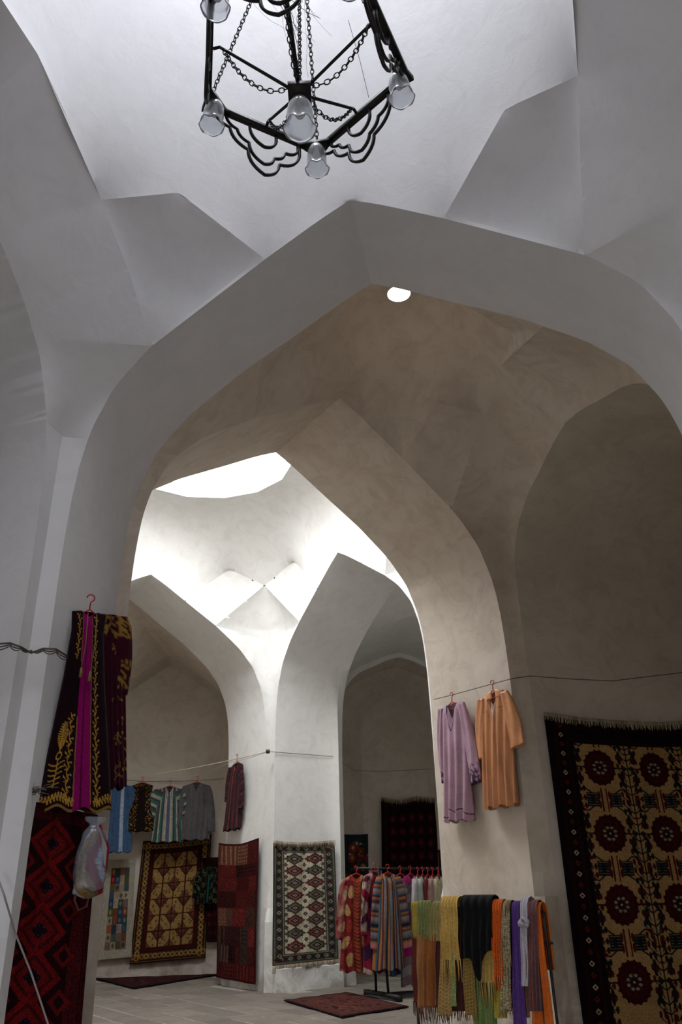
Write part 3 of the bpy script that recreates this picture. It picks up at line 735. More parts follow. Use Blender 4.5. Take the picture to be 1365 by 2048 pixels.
def cv_patch_red(w=100, h=250):
    cv = Cv(w, h, (.24, .09, .09)); pal = [(.29, .11, .10), (.24, .10, .10), (.29, .19, .16), (.19, .10, .10), (.36, .24, .19), (.25, .19, .17), (.33, .13, .12)]
    y = .015
    while y < .985:
        hh = min(.08+rng.rand()*.09, .985-y); x = .03
        while x < .97:
            ww = min(.12+rng.rand()*.34, .97-x); c = np.array(pal[rng.randint(len(pal))]); cv.rect(x, y, x+ww, y+hh, c)
            k = (cv.X > x+.01) & (cv.X < x+ww-.01) & (cv.Y > y+.004) & (cv.Y < y+hh-.004); kind = rng.randint(4); c2 = c*(.5 if rng.rand() < .5 else 1.6)
            if kind == 0: cv.m(k & (np.sin(cv.X*90)*np.sin(cv.Y*240) > .35), c2)
            elif kind == 1: cv.m(k & (np.sin(cv.X*70) > .6), c2)
            elif kind == 2: cv.m(k & (np.sin(cv.X*50+cv.Y*110)*np.sin(cv.X*50-cv.Y*110) > .4), c2)
            else: cv.speck(c2, .25, k)
            x += ww
        y += hh
    return cv.wob(.14)
def cv_red_left():
    cv = Cv(170, 420, (.13, .035, .045)); RD = (.38, .055, .065)
    cv.border(.03, (.20, .05, .06), .20); cv.speck((.34, .07, .08), .22, (cv.X < .2) | (cv.X > .8)); cv.border(.05, (.10, .04, .05), .06); cv.border(.18, (.1, .04, .05), .20)
    x0 = .23; cv.rect(x0, .09, 1-x0, .93, (.12, .035, .045))
    for k in range(5):
        cy = .17+.19*k
        cv.dia(.5, cy, .27, .125, RD); cv.dia(.5, cy, .20, .092, (.22, .05, .06)); cv.dia(.5, cy, .16, .072, (.36, .06, .07)); cv.dia(.5, cy, .08, .036, (.08, .05, .08))
        for q in range(8): cv.ell(.5+.05*math.cos(q*PI/4), cy+.022*math.sin(q*PI/4), .006, .003, (.2, .18, .22))
        for s in (-1, 1): cv.dia(.5+s*.27, cy+.095, .11, .055, (.34, .055, .065)); cv.dia(.5+s*.27, cy+.095, .06, .03, (.12, .04, .06))
    cv.speck((.05, .02, .03), .16, amt=.7); return cv.wob(.15)
def cv_dark_red(w=110, h=150):
    cv = Cv(w, h, (.13, .055, .06)); cv.border(.05, (.20, .07, .075), .07)
    for i in range(6):
        for j in range(8):
            x, y = .17+.13*i, .16+.105*j; cv.ell(x, y, .045, .036, (.22, .06, .07)); cv.dia(x, y, .02, .016, (.32, .16, .14))
    return cv.wob(.14)
def cv_suzani():
    cv = Cv(80, 130, (.10, .15, .15)); cv.border(0, (.14, .16, .22), .06); cv.border(.09, (.20, .22, .17), .11)
    for k in range(30):
        x, y = .14+rng.rand()*.72, .1+rng.rand()*.84; r = .05+.05*rng.rand(); cv.ell(x, y, r, r/cv.ar, (.48, .10, .12)); cv.ell(x, y, r*.45, r*.45/cv.ar, (.55, .42, .18)); 
        for q in range(3): cv.ell(x+rng.randn()*.09, y+rng.randn()*.05, .03, .012, (.16, .33, .22) if q else (.70, .66, .6))
    cv.ell(.55, .38, .17, .13, (.42, .10, .12)); cv.ell(.55, .38, .11, .08, (.12, .18, .17)); cv.ell(.55, .38, .05, .04, (.62, .50, .3)); return cv.wob(.1)
def cv_floor(base, dark, w=120, h=90):
    cv = Cv(w, h, base); cv.border(0, dark, .03); cv.border(.07, dark, .085)
    for k in range(60): cv.dia(.15+.7*rng.rand(), .15+.7*rng.rand(), .03, .035, dark if k % 2 else tuple(np.array(base)*1.25))
    cv.speck(dark, .3, amt=.6); return cv.wob(.12)

# ------------------------------------------------------------------ rugs in place
def unproject(q):                                             # photo coordinates of an eye-relative point, to give a rug a true rectangle
    b = -q[1]*st+q[2]*ct; dpt = q[1]*ct+q[2]*st; a = q[0]*F/dpt; b = b*F/dpt; return a*cr-b*sr+682.5, 1024-(a*sr+b*cr)
u0_, z0_ = FN3.uz(1088, 1431, -.05); BIG = [unproject(FN3.P(u0_+2.55, z0_, -.05)), unproject(FN3.P(u0_+2.62, z0_-3.11, -.05)), unproject(FN3.P(u0_-.02, z0_-3.11, -.05))]
rug('hanging_rug', 'large black-bordered carpet with rows of dark red medallions on gold, hanging in the right niche', FN3,
    [(1088, 1431), BIG[0], BIG[1], BIG[2]], cv_bokhara_big(), off=.05, wave=.010, sag=.09, sagn=1, fringe='t', fl=.085)
rug('hanging_rug', 'narrow grey and ivory rug with two columns of diamonds hung on the middle pillar', FJ5,
    [(546, 1685), (668, 1684), (677, 1918), (546, 1932)], cv_pillar(), off=.05, sag=.03, fringe='tb', fl=.09, fcol=(.70, .63, .54))
rug('hanging_rug', 'brown and gold garden rug in twenty-four squares on the left alcove back wall', FE,
    [(287, 1682), (423, 1669), (411, 1915), (259, 1929)], cv_garden(), off=.05, sag=.03, wave=.015)
rug('hanging_rug', 'cream-bordered wall rug patched from small coloured squares, left of the garden rug', FE,
    [(215, 1720), (271, 1718), (263, 1914), (194, 1921)], cv_squares(), off=.07, wave=.008)
rug('hanging_rug', 'red and brown patchwork rug, buckled, hung on the left face of the middle pillar', FJ4,
    [(441, 1686), (519, 1676), (511, 1969), (432, 1955)], cv_patch_red(), off=.09, sag=.05, wave=.025, wavef=1)
rug('hanging_rug', 'deep red diamond carpet hung on the near left pier under the velvet robe', Frame(40, FJ1.P(.25, 0, -.10)),
    [(36, 1596), (194, 1630), (160, 2090), (-85, 2090)], cv_red_left(), off=.0, wave=.012, fringe=None)
rug('hanging_rug', 'almost black maroon rug with a beige top fringe behind the clothes rail', FD,
    [(762, 1597), (905, 1592), (905, 1850), (766, 1850)], cv_dark_red(), off=.03, sag=.06, sagn=2, fringe='t', fl=.10, wave=.03)
rug('embroidered_hanging', 'dark green cloth embroidered with red flowers, left of the maroon rug', FD2,
    [(679, 1668), (760, 1664), (764, 1850), (683, 1850)], cv_suzani(), off=.04, cat='wall hanging', sag=.03, mat=M_CLO)
rug('hanging_rug', 'dark red rug hanging half hidden beside the patchwork rug in the left alcove', FE,
    [(405, 1716), (444, 1714), (446, 1884), (414, 1884)], cv_dark_red(50, 120), off=.09)
rug('hanging_rug', 'sliver of a beige patterned rug at the far left edge of the left alcove', FE,
    [(164, 1800), (190, 1798), (177, 1925), (152, 1925)], cv_floor((.5, .44, .36), (.2, .16, .14), 30, 90), off=.12)
rug('floor_rug', 'dark brown rug spread on the floor in front of the left alcove', None,
    [(172, 1953), (414, 1938), (437, 1949), (268, 1977)], cv_floor((.27, .15, .14), (.13, .09, .10), 160, 60), floor_z=-EYE+.022, wave=.004, cat='rug', thick=.014)
rug('floor_rug', 'small reddish-brown rug lying on the floor before the clothes rail', None,
    [(568, 2001), (692, 1985), (818, 2013), (684, 2034)], cv_floor((.38, .22, .19), (.17, .12, .13), 130, 110), floor_z=-EYE+.022, wave=.003, cat='rug', thick=.014)
rug('hanging_rug', 'dark rug edge hanging just behind the right-hand pier, right of the clothes rail', Frame(8, D2.f.P(0, 0, -2.2)),
    [(876, 1700), (930, 1690), (935, 1900), (889, 1900)], cv_dark_red(40, 90), off=.0)

# ------------------------------------------------------------------ garments
def gold_robe(w, h, lining=(.50, .04, .34)):
    base = (.10, .025, .05); cv = Cv(w, h, base); g = (.66, .50, .20)
    L0, R0 = .40, .60
    xl = lambda y: .30+.15*y; xr = lambda y: .60+.08*y
    inside = (cv.X > xl(cv.Y)) & (cv.X < xr(cv.Y)); cv.m(inside, lining); cv.m(inside & (abs(cv.X-.44-.10*cv.Y) < .012), tuple(np.array(lining)*.6))
    for k in range(34):                                        # leafy scroll down the front edges and the hem
        y = .02+k*.028
        for s, xe in ((-1, xl), (1, xr)):
            if s < 0 and .25 < y < .55: continue
            x = xe(y)+s*.10; q = .028*(1 if k % 2 else -1)
            cv.line([(x-q*.6, y), (x+q*.4, y+.026)], .006, g)
            cv.line([(x, y+.012), (x+q*2.0, y-.004)], .006, g); cv.line([(x, y+.012), (x+q*1.4, y+.022)], .005, g); cv.ell(x+q*1.8, y, .013, .005, g)
            cv.line([(xe(y), y), (xe(y+.028), y+.028)], .008, (.52, .38, .18))
    for k in range(26):
        x = .02+k*.039
        if xl(.96)-.03 < x < xr(.96)+.03: continue
        cv.line([(x, .955), (x+.03, .945)], .009, g); cv.line([(x+.01, .955), (x+.02, .97)], .009, g); cv.ell(x+.02, .937, .012, .006, g)
    cv.rect(0, .985, xl(.99), 1, (.48, .36, .17)); cv.rect(xr(.99), .985, 1, 1, (.48, .36, .17))
    px = .15                                                    # tall plant motif on the left panel
    for k in range(11):
        y = .60+k*.011; r = .055*math.sin((k+1)/12*PI)+.02
        for s in (-1, 1): cv.line([(px+.03, y+.012), (px+.03+s*r, y-.004)], .007, g)
    cv.line([(px+.03, .59), (px, .90)], .008, g); cv.ell(px+.015, .755, .045, .02, g); cv.ell(px+.015, .755, .03, .013, base)
    for k in range(5):
        for s in (-1, 1): cv.line([(px, .80+k*.022), (px+s*(.11-.012*k), .785+k*.026)], .008, g)
    return cv.wob(.08).a
def add_tassels(root, p, fr):
    for dx, dz in ((-.035, -.46), (.03, -.48)):
        m = MB(); q = p+fr.a*dx-fr.n*.10; m.col((.55, .45, .28)); m.tube([q+np.array([0, 0, -.05]), q+fr.a*.01+np.array([0, 0, dz*.6]), q+np.array([0, 0, dz])], .003, 5)
        m.tube([q+np.array([0, 0, dz]), q+np.array([0, 0, dz-.02]), q+np.array([0, 0, dz-.07])], [.006, .011, .013], 8); m.build('tassel', M_CLO, root, dye=True)
FR1 = Frame(30, FJ1.P(.30, 0, -.13))
r1 = garment('velvet_robe', 'open dark maroon velvet robe with gold vine embroidery and magenta lining, near left pier', FR1, 0, (179, 1222), (148, 1622), .125, .25, None,
        lambda w, h: gold_robe(w, h), None, M_VEL, 'robe', None, vneck=.05, nw=.06, slope=.16, depth=.065, folds=3, famp=.012, hang=M_RED, hl='red plastic hanger holding the maroon velvet robe, topmost on the left pier', res=(130, 330), hook=.12)
add_tassels(r1, FR1.hit(181, 1222), FR1)
def burg(w, h):
    cv = Cv(w, h, (.22, .05, .12)); g = (.60, .46, .20)
    for k in range(70):
        x, y = rng.rand()*.5+.5, rng.choice([rng.rand()*.18, .45+rng.rand()*.5]); cv.line([(x, y), (x+rng.randn()*.08, y+.02)], .012, g)
    return cv.wob(.08).a
def burg_sl(w, h):
    cv = Cv(w, h, (.22, .05, .12)); g = (.60, .46, .20); cv.speck(g, .5, cv.Y < .3); cv.speck(g, .45, (cv.Y > .55) & (cv.Y < .92)); return cv.a
FR2 = Frame(25, B1.f.P(-2.30, 0, -.16))
garment('velvet_robe', 'burgundy velvet robe with gold-embroidered sleeve, partly behind the magenta-lined robe', FR2, 0, (226, 1228), (226, 1576), .10, .10, ((.60, .07, .06, 4), (.64, .085, .075, 4)),
        burg, burg_sl, M_VEL, 'robe', None, depth=.05, res=(40, 120), slope=.15)

FRL = Frame(4, E1.f.P(0, 0, .05))                              # line across the left alcove
def chap(cols_):
    def f(w, h):
        cv = Cv(w, h, cols_[0]); idx = (np.floor(abs(cv.X-.5)*2*9) % len(cols_)).astype(int); cv.a = np.array(cols_)[idx]
        cv.rect(.44, 0, .56, 1, (.30, .33, .42)); cv.line([(.43, 0), (.42, 1)], .02, (.62, .60, .5)); cv.line([(.57, 0), (.58, 1)], .02, (.62, .60, .5)); return cv.wob(.08).a
    return f
GRN = [(.30, .20, .26), (.16, .36, .29), (.55, .55, .50), (.28, .20, .27), (.15, .40, .32), (.60, .60, .55)]
def blue_robe(w, h):
    cv = Cv(w, h, (.22, .32, .44)); cv.rect(.52, 0, .68, 1, (.55, .60, .66)); cv.line([(.5, 0), (.5, 1)], .012, (.14, .2, .3)); return cv.wob(.08).a
lineg = 'robes hanging on the line in the left alcove'
S_ = lambda f, k=1.0: f
garment('hanging_robe', 'slate blue long robe with a pale front band, leftmost on the alcove line', FRL, .06, (243, 1567), (237, 1705), .22, .25, (.70, .09, .09, 15), blue_robe, plain((.22, .32, .44)), M_CLO, 'robe', lineg, hang=M_BLU, hl='blue hanger holding the slate blue robe', res=(36, 100))
def blackgold(w, h):
    cv = Cv(w, h, (.10, .06, .06)); m = (cv.X < .35) | (cv.X > .68); cv.speck((.55, .42, .18), .28, m & (np.sin(cv.Y*60)*np.sin(cv.X*40) > -.1)); return cv.a
garment('hanging_jacket', 'short black jacket with gold embroidery, second from the left on the alcove line', FRL, .06, (285, 1565), (281, 1663), .22, .30, None, blackgold, None, M_VEL, 'jacket', lineg, hang=M_RED, hl='red hanger holding the short black and gold jacket', res=(36, 80))
garment('hanging_robe', 'green, plum and white striped robe with banded sleeves on the alcove line', FRL, .06, (340, 1572), (335, 1684), .25, .32, (.50, .13, .13, 24), chap(GRN), stripes(GRN, 1.6, True), M_CLO, 'robe', lineg, hang=M_RED, hl='red hanger holding the green striped robe', res=(50, 90))
garment('hanging_tunic', 'plain grey long-sleeved tunic, fourth on the alcove line', FRL, .06, (394, 1564), (388, 1680), .25, .31, (.88, .085, .075, 9), plain((.34, .33, .33)), plain((.34, .33, .33)), M_CLO, 'tunic', lineg, vneck=.16, hang=M_RED, hl='dark red hanger holding the plain grey tunic', res=(40, 80), famp=.03)
DST = [(.26, .13, .15), (.13, .09, .12), (.34, .17, .17), (.17, .11, .15)]
def dstr(w, h):
    a = stripes(DST, 5)(w, h); cv = Cv(w, h, (0, 0, 0)); cv.a = a; cv.speck((.60, .22, .18), .5, abs(cv.X-.45) < .04); return cv.a
garment('hanging_robe', 'narrow maroon and black striped robe hanging alone on the middle pillar side', FJ4, .10, (474, 1524), (464, 1660), .23, .30, ((.60, .08, .07, 14), (.75, .08, .07, 4)), dstr, stripes(DST, 4, 'diag'), M_CLO, 'robe', None, hang=M_RED, hl='red hanger holding the narrow maroon striped robe', res=(44, 90), hook=.13)
def vest(w, h):
    cv = Cv(w, h, (.06, .06, .06)); cv.speck((.34, .36, .20), .3, (abs(cv.X-.5) > .1) & (np.sin(cv.Y*22)*np.cos(cv.X*14) > 0)); cv.rect(.47, 0, .56, .95, (.10, .30, .28)); return cv.a
garment('hanging_jacket', 'short black jacket with green embroidery, in front of the garden rug', FE, .16, (419, 1730), (414, 1808), .17, .20, (.55, .07, .08, 10), vest, vest, M_VEL, 'jacket', None, vneck=.2, res=(40, 60))
garment('hanging_tunic', 'lilac cotton tunic with navy trimmed neck and hem on the right-hand pier', FJ2, .07, (905, 1404), (920, 1644), .20, .26, ((.93, .05, .05, 5), (.93, .075, .09, 6)),
        lambda w, h: lilac(w, h), lambda w, h: lilac_sl(w, h), M_CLO, 'tunic', None, vneck=.20, nw=.07, slope=.12, folds=6, famp=.022, hang=M_RED, hl='red plastic hanger holding the lilac tunic', res=(90, 220), hook=.13) if False else None
def lilac(w, h):
    cv = Cv(w, h, (.74, .60, .67)); nv = (.16, .15, .26)
    pts = [(.5+.20*math.sin(t)*(1 if True else 0), .02+.10*(1+math.cos(t))/2) for t in np.linspace(-PI*.5-.9, PI*.5+.9, 3)]
    pts = [(.30, 0), (.33, .06), (.40, .105), (.5, .12), (.60, .105), (.67, .06), (.70, 0)]; cv.line(pts, .022, nv)
    cv.line([(0, .965), (.30, .95), (.31, .90), (.60, .93), (.62, .905), (1, .955)], .010, nv); return cv.wob(.03).a
def lilac_sl(w, h):
    cv = Cv(w, h, (.74, .60, .67)); cv.speck((.30, .20, .30), .45, cv.Y > .78); cv.rect(0, .97, 1, 1, (.20, .17, .25)); return cv.a
garment('hanging_tunic', 'lilac cotton tunic with navy trimmed neck and hem on the right-hand pier', FJ2, .08, (905, 1406), (919, 1642), .225, .25, ((.86, .05, .05, 3), (.93, .075, .095, 8)),
        lilac, lilac_sl, M_CLO, 'tunic', None, vneck=.20, nw=.085, slope=.14, folds=5, famp=.038, hang=M_RED, hl='red plastic hanger holding the lilac tunic', res=(110, 260), hook=.12)
def orange(w, h):
    cv = Cv(w, h, (.83, .56, .36)); cv.a *= (1-.10*np.clip(np.sin(cv.X*46+np.sin(cv.Y*4)), 0, 1)*(cv.Y > .17))[..., None]
    cv.line([(.14, .15), (.5, .175), (.86, .14)], .008, (.62, .38, .22)); cv.m((cv.X > .44) & (cv.X < .56) & (cv.Y < .12*(1-abs(cv.X-.5)*12)), (.80, .78, .82))
    cv.line([(.40, 0), (.50, .14)], .012, (.66, .42, .25)); cv.line([(.62, 0), (.51, .14)], .012, (.66, .42, .25)); return cv.a
ro = garment('hanging_dress', 'orange satin shirt dress with collar and gathered yoke, rightmost on the right-hand pier', FJ2, .08, (987, 1383), (1004, 1614), .235, .275, ((.66, .075, .095, 4), (.62, .08, .115, 10)),
        orange, plain((.83, .56, .36), .01), M_SAT, 'dress', None, vneck=.17, nw=.08, slope=.16, folds=7, famp=.036, hang=M_RED, hl='red plastic hanger holding the orange satin dress', res=(110, 260), hook=.12)
for sg in (-1, 1):                                              # collar flaps
    p = FJ2.hit(987, 1383, -.14); G = np.array([[p+FJ2.a*sg*(.03+.12*u)+FJ2.n*(-.012*math.sin(u*3)+.03*u)+np.array([0, 0, .02-.03*u-.10*v*(1-.45*u)]) for u in np.linspace(0, 1, 6)] for v in np.linspace(0, 1, 5)])
    grid_obj('collar', G, np.full((5, 6, 3), (.86, .60, .40)), M_SAT, ro, .004)

# ------------------------------------------------------------------ lines and wires
def wire(name, label, pts, r, mat, cat='rope', sag=.0, group=None):
    pts = [np.array(p) for p in pts]; out = []
    for p, q in zip(pts, pts[1:]):
        for t in np.linspace(0, 1, 14)[:-1]: out.append(p*(1-t)+q*t-np.array([0, 0, sag*4*t*(1-t)]))
    out.append(pts[-1]); o = MB().tube(out, r, 5).build(name, mat); return tag(o, label, cat, group)
kn = FJ5.hit(536, 1503, -.02)
wire('clothes_line', 'pale doubled clothes line running from the middle pillar knot into the left alcove', [kn, FRL.hit(228, 1559, -.08)], .008, M_ROPE, sag=.05)
wire('clothes_line', 'thin upper clothes line from the middle pillar, above the doubled line', [kn, FJ4.hit(460, 1524, -.12), FRL.hit(400, 1549, -.06), FRL.hit(228, 1556, -.02)], .005, M_ROPE, sag=.02)
wire('clothes_line', 'dark wire along the back wall of the left alcove', [FE.hit(240, 1559, -.03), FE.hit(330, 1562, -.03), FE.hit(450, 1557, -.03)], .005, M_WIRE, sag=.02)
wire('wall_wire', 'grey wire crossing the bright face of the middle pillar', [kn, FJ5.hit(600, 1508, -.02), FJ5.hit(666, 1513, -.02), FD2.hit(710, 1541, -.03), FD.hit(765, 1543, -.03), FD.hit(880, 1537, -.03)], .005, M_WIRE, 'wire')
wire('clothes_line', 'cord across the right-hand pier carrying the lilac and orange garments', [FJ2.hit(868, 1399, -.03), FJ2.hit(905, 1390, -.09), FJ2.hit(985, 1368, -.09), FJ2.hit(1026, 1357, -.03)], .005, M_WIRE)
wire('wall_wire', 'thin dark wire along the wall of the right niche above the carpet', [FJ2.hit(1026, 1357, -.03), FN3.hit(1062, 1352, -.03), FN3.hit(1140, 1358, -.03), FN3.hit(1225, 1362, -.04), FN3.hit(1365, 1345, -.05)], .005, M_WIRE, 'wire')
fA = A1.f
for k, (r, dz) in enumerate(((.007, 0), (.005, .03), (.004, -.02))):
    wire('wall_wire', ['thickest grey wire tied round the near left pier', 'upper thin grey wire tied round the near left pier', 'lower thin grey wire tied round the near left pier'][k], [fA.hit(-30, 1290+k*4, -.34), fA.hit(20, 1286+k*3, -.32), fA.hit(42, 1294+k*2, -.29), fA.hit(62, 1306-k*3, -.13), fA.hit(86, 1297+k*2, -.09), fA.hit(112, 1298+k*3, -.05), FJ1.hit(134, 1312+k*3, -.05)], r, M_WIRE, 'wire', group='grey wires round the left pier', sag=.01*k)
wire('hanging_cable', 'white cable slanting down across the deep red diamond carpet', [fA.hit(-8, 1745, -.20), fA.hit(8, 1790, -.22), Frame(40, FJ1.P(.25, 0, -.16)).hit(30, 1865), Frame(40, FJ1.P(.25, 0, -.16)).hit(62, 1945), Frame(40, FJ1.P(.25, 0, -.16)).hit(100, 2060)], .006, M_WHITEWIRE, 'cable')
m = MB().tube([kn-np.array([0, 0, .03]), kn+np.array([0, 0, .03])], .035, 8).tube([kn+np.array([.03, -.03, 0]), kn+np.array([-.03, -.03, .01])], .02, 6)
tag(m.build('wall_bracket', M_WIRE), 'small hook and knot fixed to the edge of the middle pillar', 'hook')
# tuft of torn threads above the red carpet
m = MB(); p0 = Frame(40, FJ1.P(.25, 0, -.16)).hit(58, 1590)
for k in range(26):
    d = np.array([rng.randn()*.10, rng.randn()*.02, .03+rng.randn()*.035]); m.col((.42, .38, .38)); m.tube([p0+np.array([rng.randn()*.06, 0, 0]), p0+d*.6+np.array([0, 0, .02]), p0+d], .0022, 4)
tag(m.build('loose_threads', M_CLO, dye=True), 'tuft of loose grey threads above the red carpet on the left pier', 'threads', kind='stuff')
# ------------------------------------------------------------------ bag of folded textiles
FB = Frame(38, FJ1.P(.50, 0, -.42)); pb = FB.hit(191, 1640)
bag = empty('plastic_bag', FB.hit(186, 1800), 'clear plastic bag of folded patterned textiles hanging beside the red carpet', 'bag')
Lb = float(FB.hit(186, 1640)[2]-FB.hit(186, 1798)[2])
def blob(wf, df, L, z0, n=26, m=34, wr=.012, seed=1):
    r_ = np.random.RandomState(seed); v = np.linspace(0, 1, m)[:, None]; ph = np.linspace(0, 2*PI, n, endpoint=False)[None]
    w = np.interp(v, *wf); d = np.interp(v, *df); cr_ = 1+wr/.1*(np.sin(ph*5+v*9+seed)*.5+np.sin(ph*9-v*14)*.35)
    return pb+FB.a*(np.cos(ph)*w*cr_)[..., None]+FB.n*(np.sin(ph)*d*cr_)[..., None]+np.array([0, 0, 1.])*(z0-v*L+0*ph)[..., None]
G = blob(([0, .05, .10, .2, .6, .92, 1], [.07, .075, .03, .075, .105, .10, .02]), ([0, .05, .10, .2, .6, .92, 1], [.03, .03, .02, .06, .085, .08, .02]), Lb, .02)
mpl, nt, b = nmat('clear_plastic'); b.inputs['Base Color'].default_value = (.50, .55, .68, 1); b.inputs['Roughness'].default_value = .18; b.inputs['Alpha'].default_value = .22; b.inputs['Specular IOR Level'].default_value = .8
grid_obj('film', G, np.full(G.shape, .6), mpl, bag, closed=True)
cols = [(.42, .36, .24), (.42, .10, .16), (.55, .58, .66), (.30, .22, .26), (.60, .60, .64), (.48, .38, .2)]
def bagc(w, h):
    cv = Cv(w, h, cols[0]); idx = (np.floor(cv.X*7+1.6*np.sin(cv.Y*4)+cv.Y*2) % 6).astype(int); cv.a = np.array(cols)[idx]; return cv.wob(.12).a
G = blob(([0, .2, .6, .93, 1], [.02, .06, .092, .088, .02]), ([0, .2, .6, .93, 1], [.02, .045, .07, .065, .02]), Lb*.88, -.055, 40, 60, .02, 3)
grid_obj('folded_cloth', G, bagc(40, 60), M_CLO, bag, closed=True)
m = MB().col((.50, .10, .16)); q = pb+FB.a*.02; m.tube([q+np.array([0, 0, -.035])-FB.n*.04, q+FB.a*.05+np.array([0, 0, -.09]), q+FB.a*.09+np.array([0, 0, -.17]), q+FB.a*.09+np.array([0, 0, -.30]), q+FB.a*.07+np.array([0, 0, -.42])], .009, 6); m.build('drawstring', M_CLO, bag, dye=True)
m = MB().col((.40, .25, .22)); q = pb-FB.a*.07+np.array([0, 0, -Lb*.8]); m.tube([q, q+FB.a*-.015+np.array([0, 0, -.10]), q+FB.a*.02+np.array([0, 0, -.16]), q+FB.a*.07+np.array([0, 0, -.14]), q+FB.a*.085+np.array([0, 0, -.02])], .008, 6); m.build('strap', M_CLO, bag, dye=True)
# grey board edge beside the red carpet
m = MB(); Fq = Frame(40, FJ1.P(.52, 0, -.05)); a_, b_ = Fq.hit(170, 1800), Fq.hit(152, 2075); m.bar(a_, b_, .03, .012, (0, 1, 0)); tag(m.build('wooden_batten', flat_mat('grey_wood', (.36, .34, .34), .8, 0, .3)), 'thin grey batten standing along the right edge of the red carpet', 'batten')

# ------------------------------------------------------------------ clothes rail with garments
pL = atY(712, 1737, 13.2); pR = atY(905, 1738, 13.9); zb = -EYE+.03
rail = empty('clothes_rail', np.array([pL[0], pL[1], -EYE+.02]), 'dark iron clothes rail packed with robes, standing by the alcove behind the floor rug', 'clothes rack')
MB().tube([pL, pR], .018, 8).build('rail_bar', M_IRON, rail)
f1 = atH(732, 1984, -EYE+.05); f2 = atH(801, 1997, -EYE+.05); MB().bar(f1, f2, .07, .07).build('foot', M_IRON, rail)
for t in (.32, .68):
    g = f1*(1-t)+f2*t; u = pL*(1-.16)+pR*.16; MB().bar(g, np.array([g[0]*.6+u[0]*.4, g[1]*.6+u[1]*.4, u[2]]), .035, .035, (1, 0, 0)).build('upright', M_IRON, rail)
dR = (pR-pL); MB().bar(f1*.5+f2*.5, f1*.5+f2*.5+dR*.9*np.array([1, 1, 0]), .05, .05).build('base_bar', M_IRON, rail)
MB().bar(f1+dR*np.array([.9, .9, 0]), f2+dR*np.array([.9, .9, 0]), .07, .07).build('foot', M_IRON, rail)
g = (f1+f2)/2+dR*np.array([.9, .9, 0]); MB().bar(g, np.array([g[0], g[1], pR[2]]), .035, .035, (1, 0, 0)).build('upright', M_IRON, rail)
def ikat(base, c2, c3, k=5):
    def f(w, h):
        cv = Cv(w, h, base); z = np.sin(cv.X*k*2+1.5*np.sin(cv.Y*9))*np.cos(cv.Y*k*3); cv.m(z > .35, c2); cv.m(z < -.45, c3); return cv.wob(.12).a
    return f
def ikat_open(w, h):
    cv = Cv(w, h, (0, 0, 0)); cv.a = ikat((.42, .10, .12), (.62, .48, .30), (.52, .18, .12), 6)(w, h)
    cv.rect(.40, 0, .62, 1, (.58, .24, .16)); cv.m((cv.X > .40) & (cv.X < .62) & (np.sin(cv.Y*160) > .3), (.36, .10, .12)); cv.line([(.39, 0), (.39, 1)], .02, (.45, .32, .12)); cv.line([(.63, 0), (.63, 1)], .02, (.45, .32, .12)); return cv.a
OB = [(.58, .36, .18), (.24, .36, .44), (.14, .12, .16), (.60, .40, .22), (.30, .16, .20), (.40, .50, .54)]
def bz(px, py, Y): return atY(px, py, Y)
class Fixed(Frame):
    pass
railg = 'garments on the clothes rail'
def railgarm(label, px, pybot, Y, turn, shw, hemw, paint, slp, sleeve, top=1748, hl=None, hm=M_RED, fam=.03, res=(40, 110), cat='robe', name='hanging_robe', depth=.07):
    fr = Frame(0, atY(px, top, Y)); garment(name, label, fr, 0, (px, top), (px, pybot), shw, hemw, sleeve, paint, slp, M_CLO, cat, railg, vneck=.08, turn=turn, hang=hm, hl=hl or 'red hanger on the clothes rail', res=res, famp=fam, folds=5, depth=depth, slope=.3, hook=.10)
railgarm('red and ochre ikat robe with striped lining at the left end of the clothes rail', 713, 1943, 13.05, 8, .20, .24, ikat_open, ikat((.55, .30, .28), (.40, .1, .12), (.62, .5, .4), 4), (.80, .07, .07, 7), hl='red hanger at the left end of the clothes rail')
railgarm('crimson and pale pink ikat robe, second from the left on the clothes rail', 750, 1945, 12.95, 40, .20, .22, ikat((.50, .10, .20), (.66, .56, .52), (.22, .10, .22), 4), ikat((.66, .56, .52), (.50, .08, .2), (.3, .1, .2), 3), (.78, .07, .07, 6), top=1742, hl='red hanger carrying the crimson ikat robe')
def cuff(a): a = a.copy(); a[-3:] = (.70, .42, .42); return a
railgarm('padded orange, blue and black striped robe with pink cuffs on the clothes rail', 776, 1938, 12.72, 25, .17, .25, stripes(OB, 4), lambda w, h: cuff(stripes(OB, 5, True)(w, h)), (.92, .10, .085, 8), top=1745, hl='red hanger carrying the striped padded robe', depth=.10)
railgarm('charcoal blue textured robe, right of the padded striped robe', 801, 1948, 13.0, 45, .20, .22, ikat((.25, .27, .33), (.16, .17, .22), (.30, .33, .40), 12), plain((.25, .27, .33)), (.72, .07, .07, 8), hl='red hanger carrying the charcoal blue robe')
CHK = [(.56, .10, .36), (.40, .36, .38), (.52, .48, .48), (.40, .34, .36)]
railgarm('magenta and grey checked robe reaching almost to the floor on the clothes rail', 821, 1968, 13.05, 50, .20, .24, stripes(CHK, 3, True), stripes(CHK, 3, True), (.70, .07, .07, 8), hl='red hanger carrying the magenta checked robe')
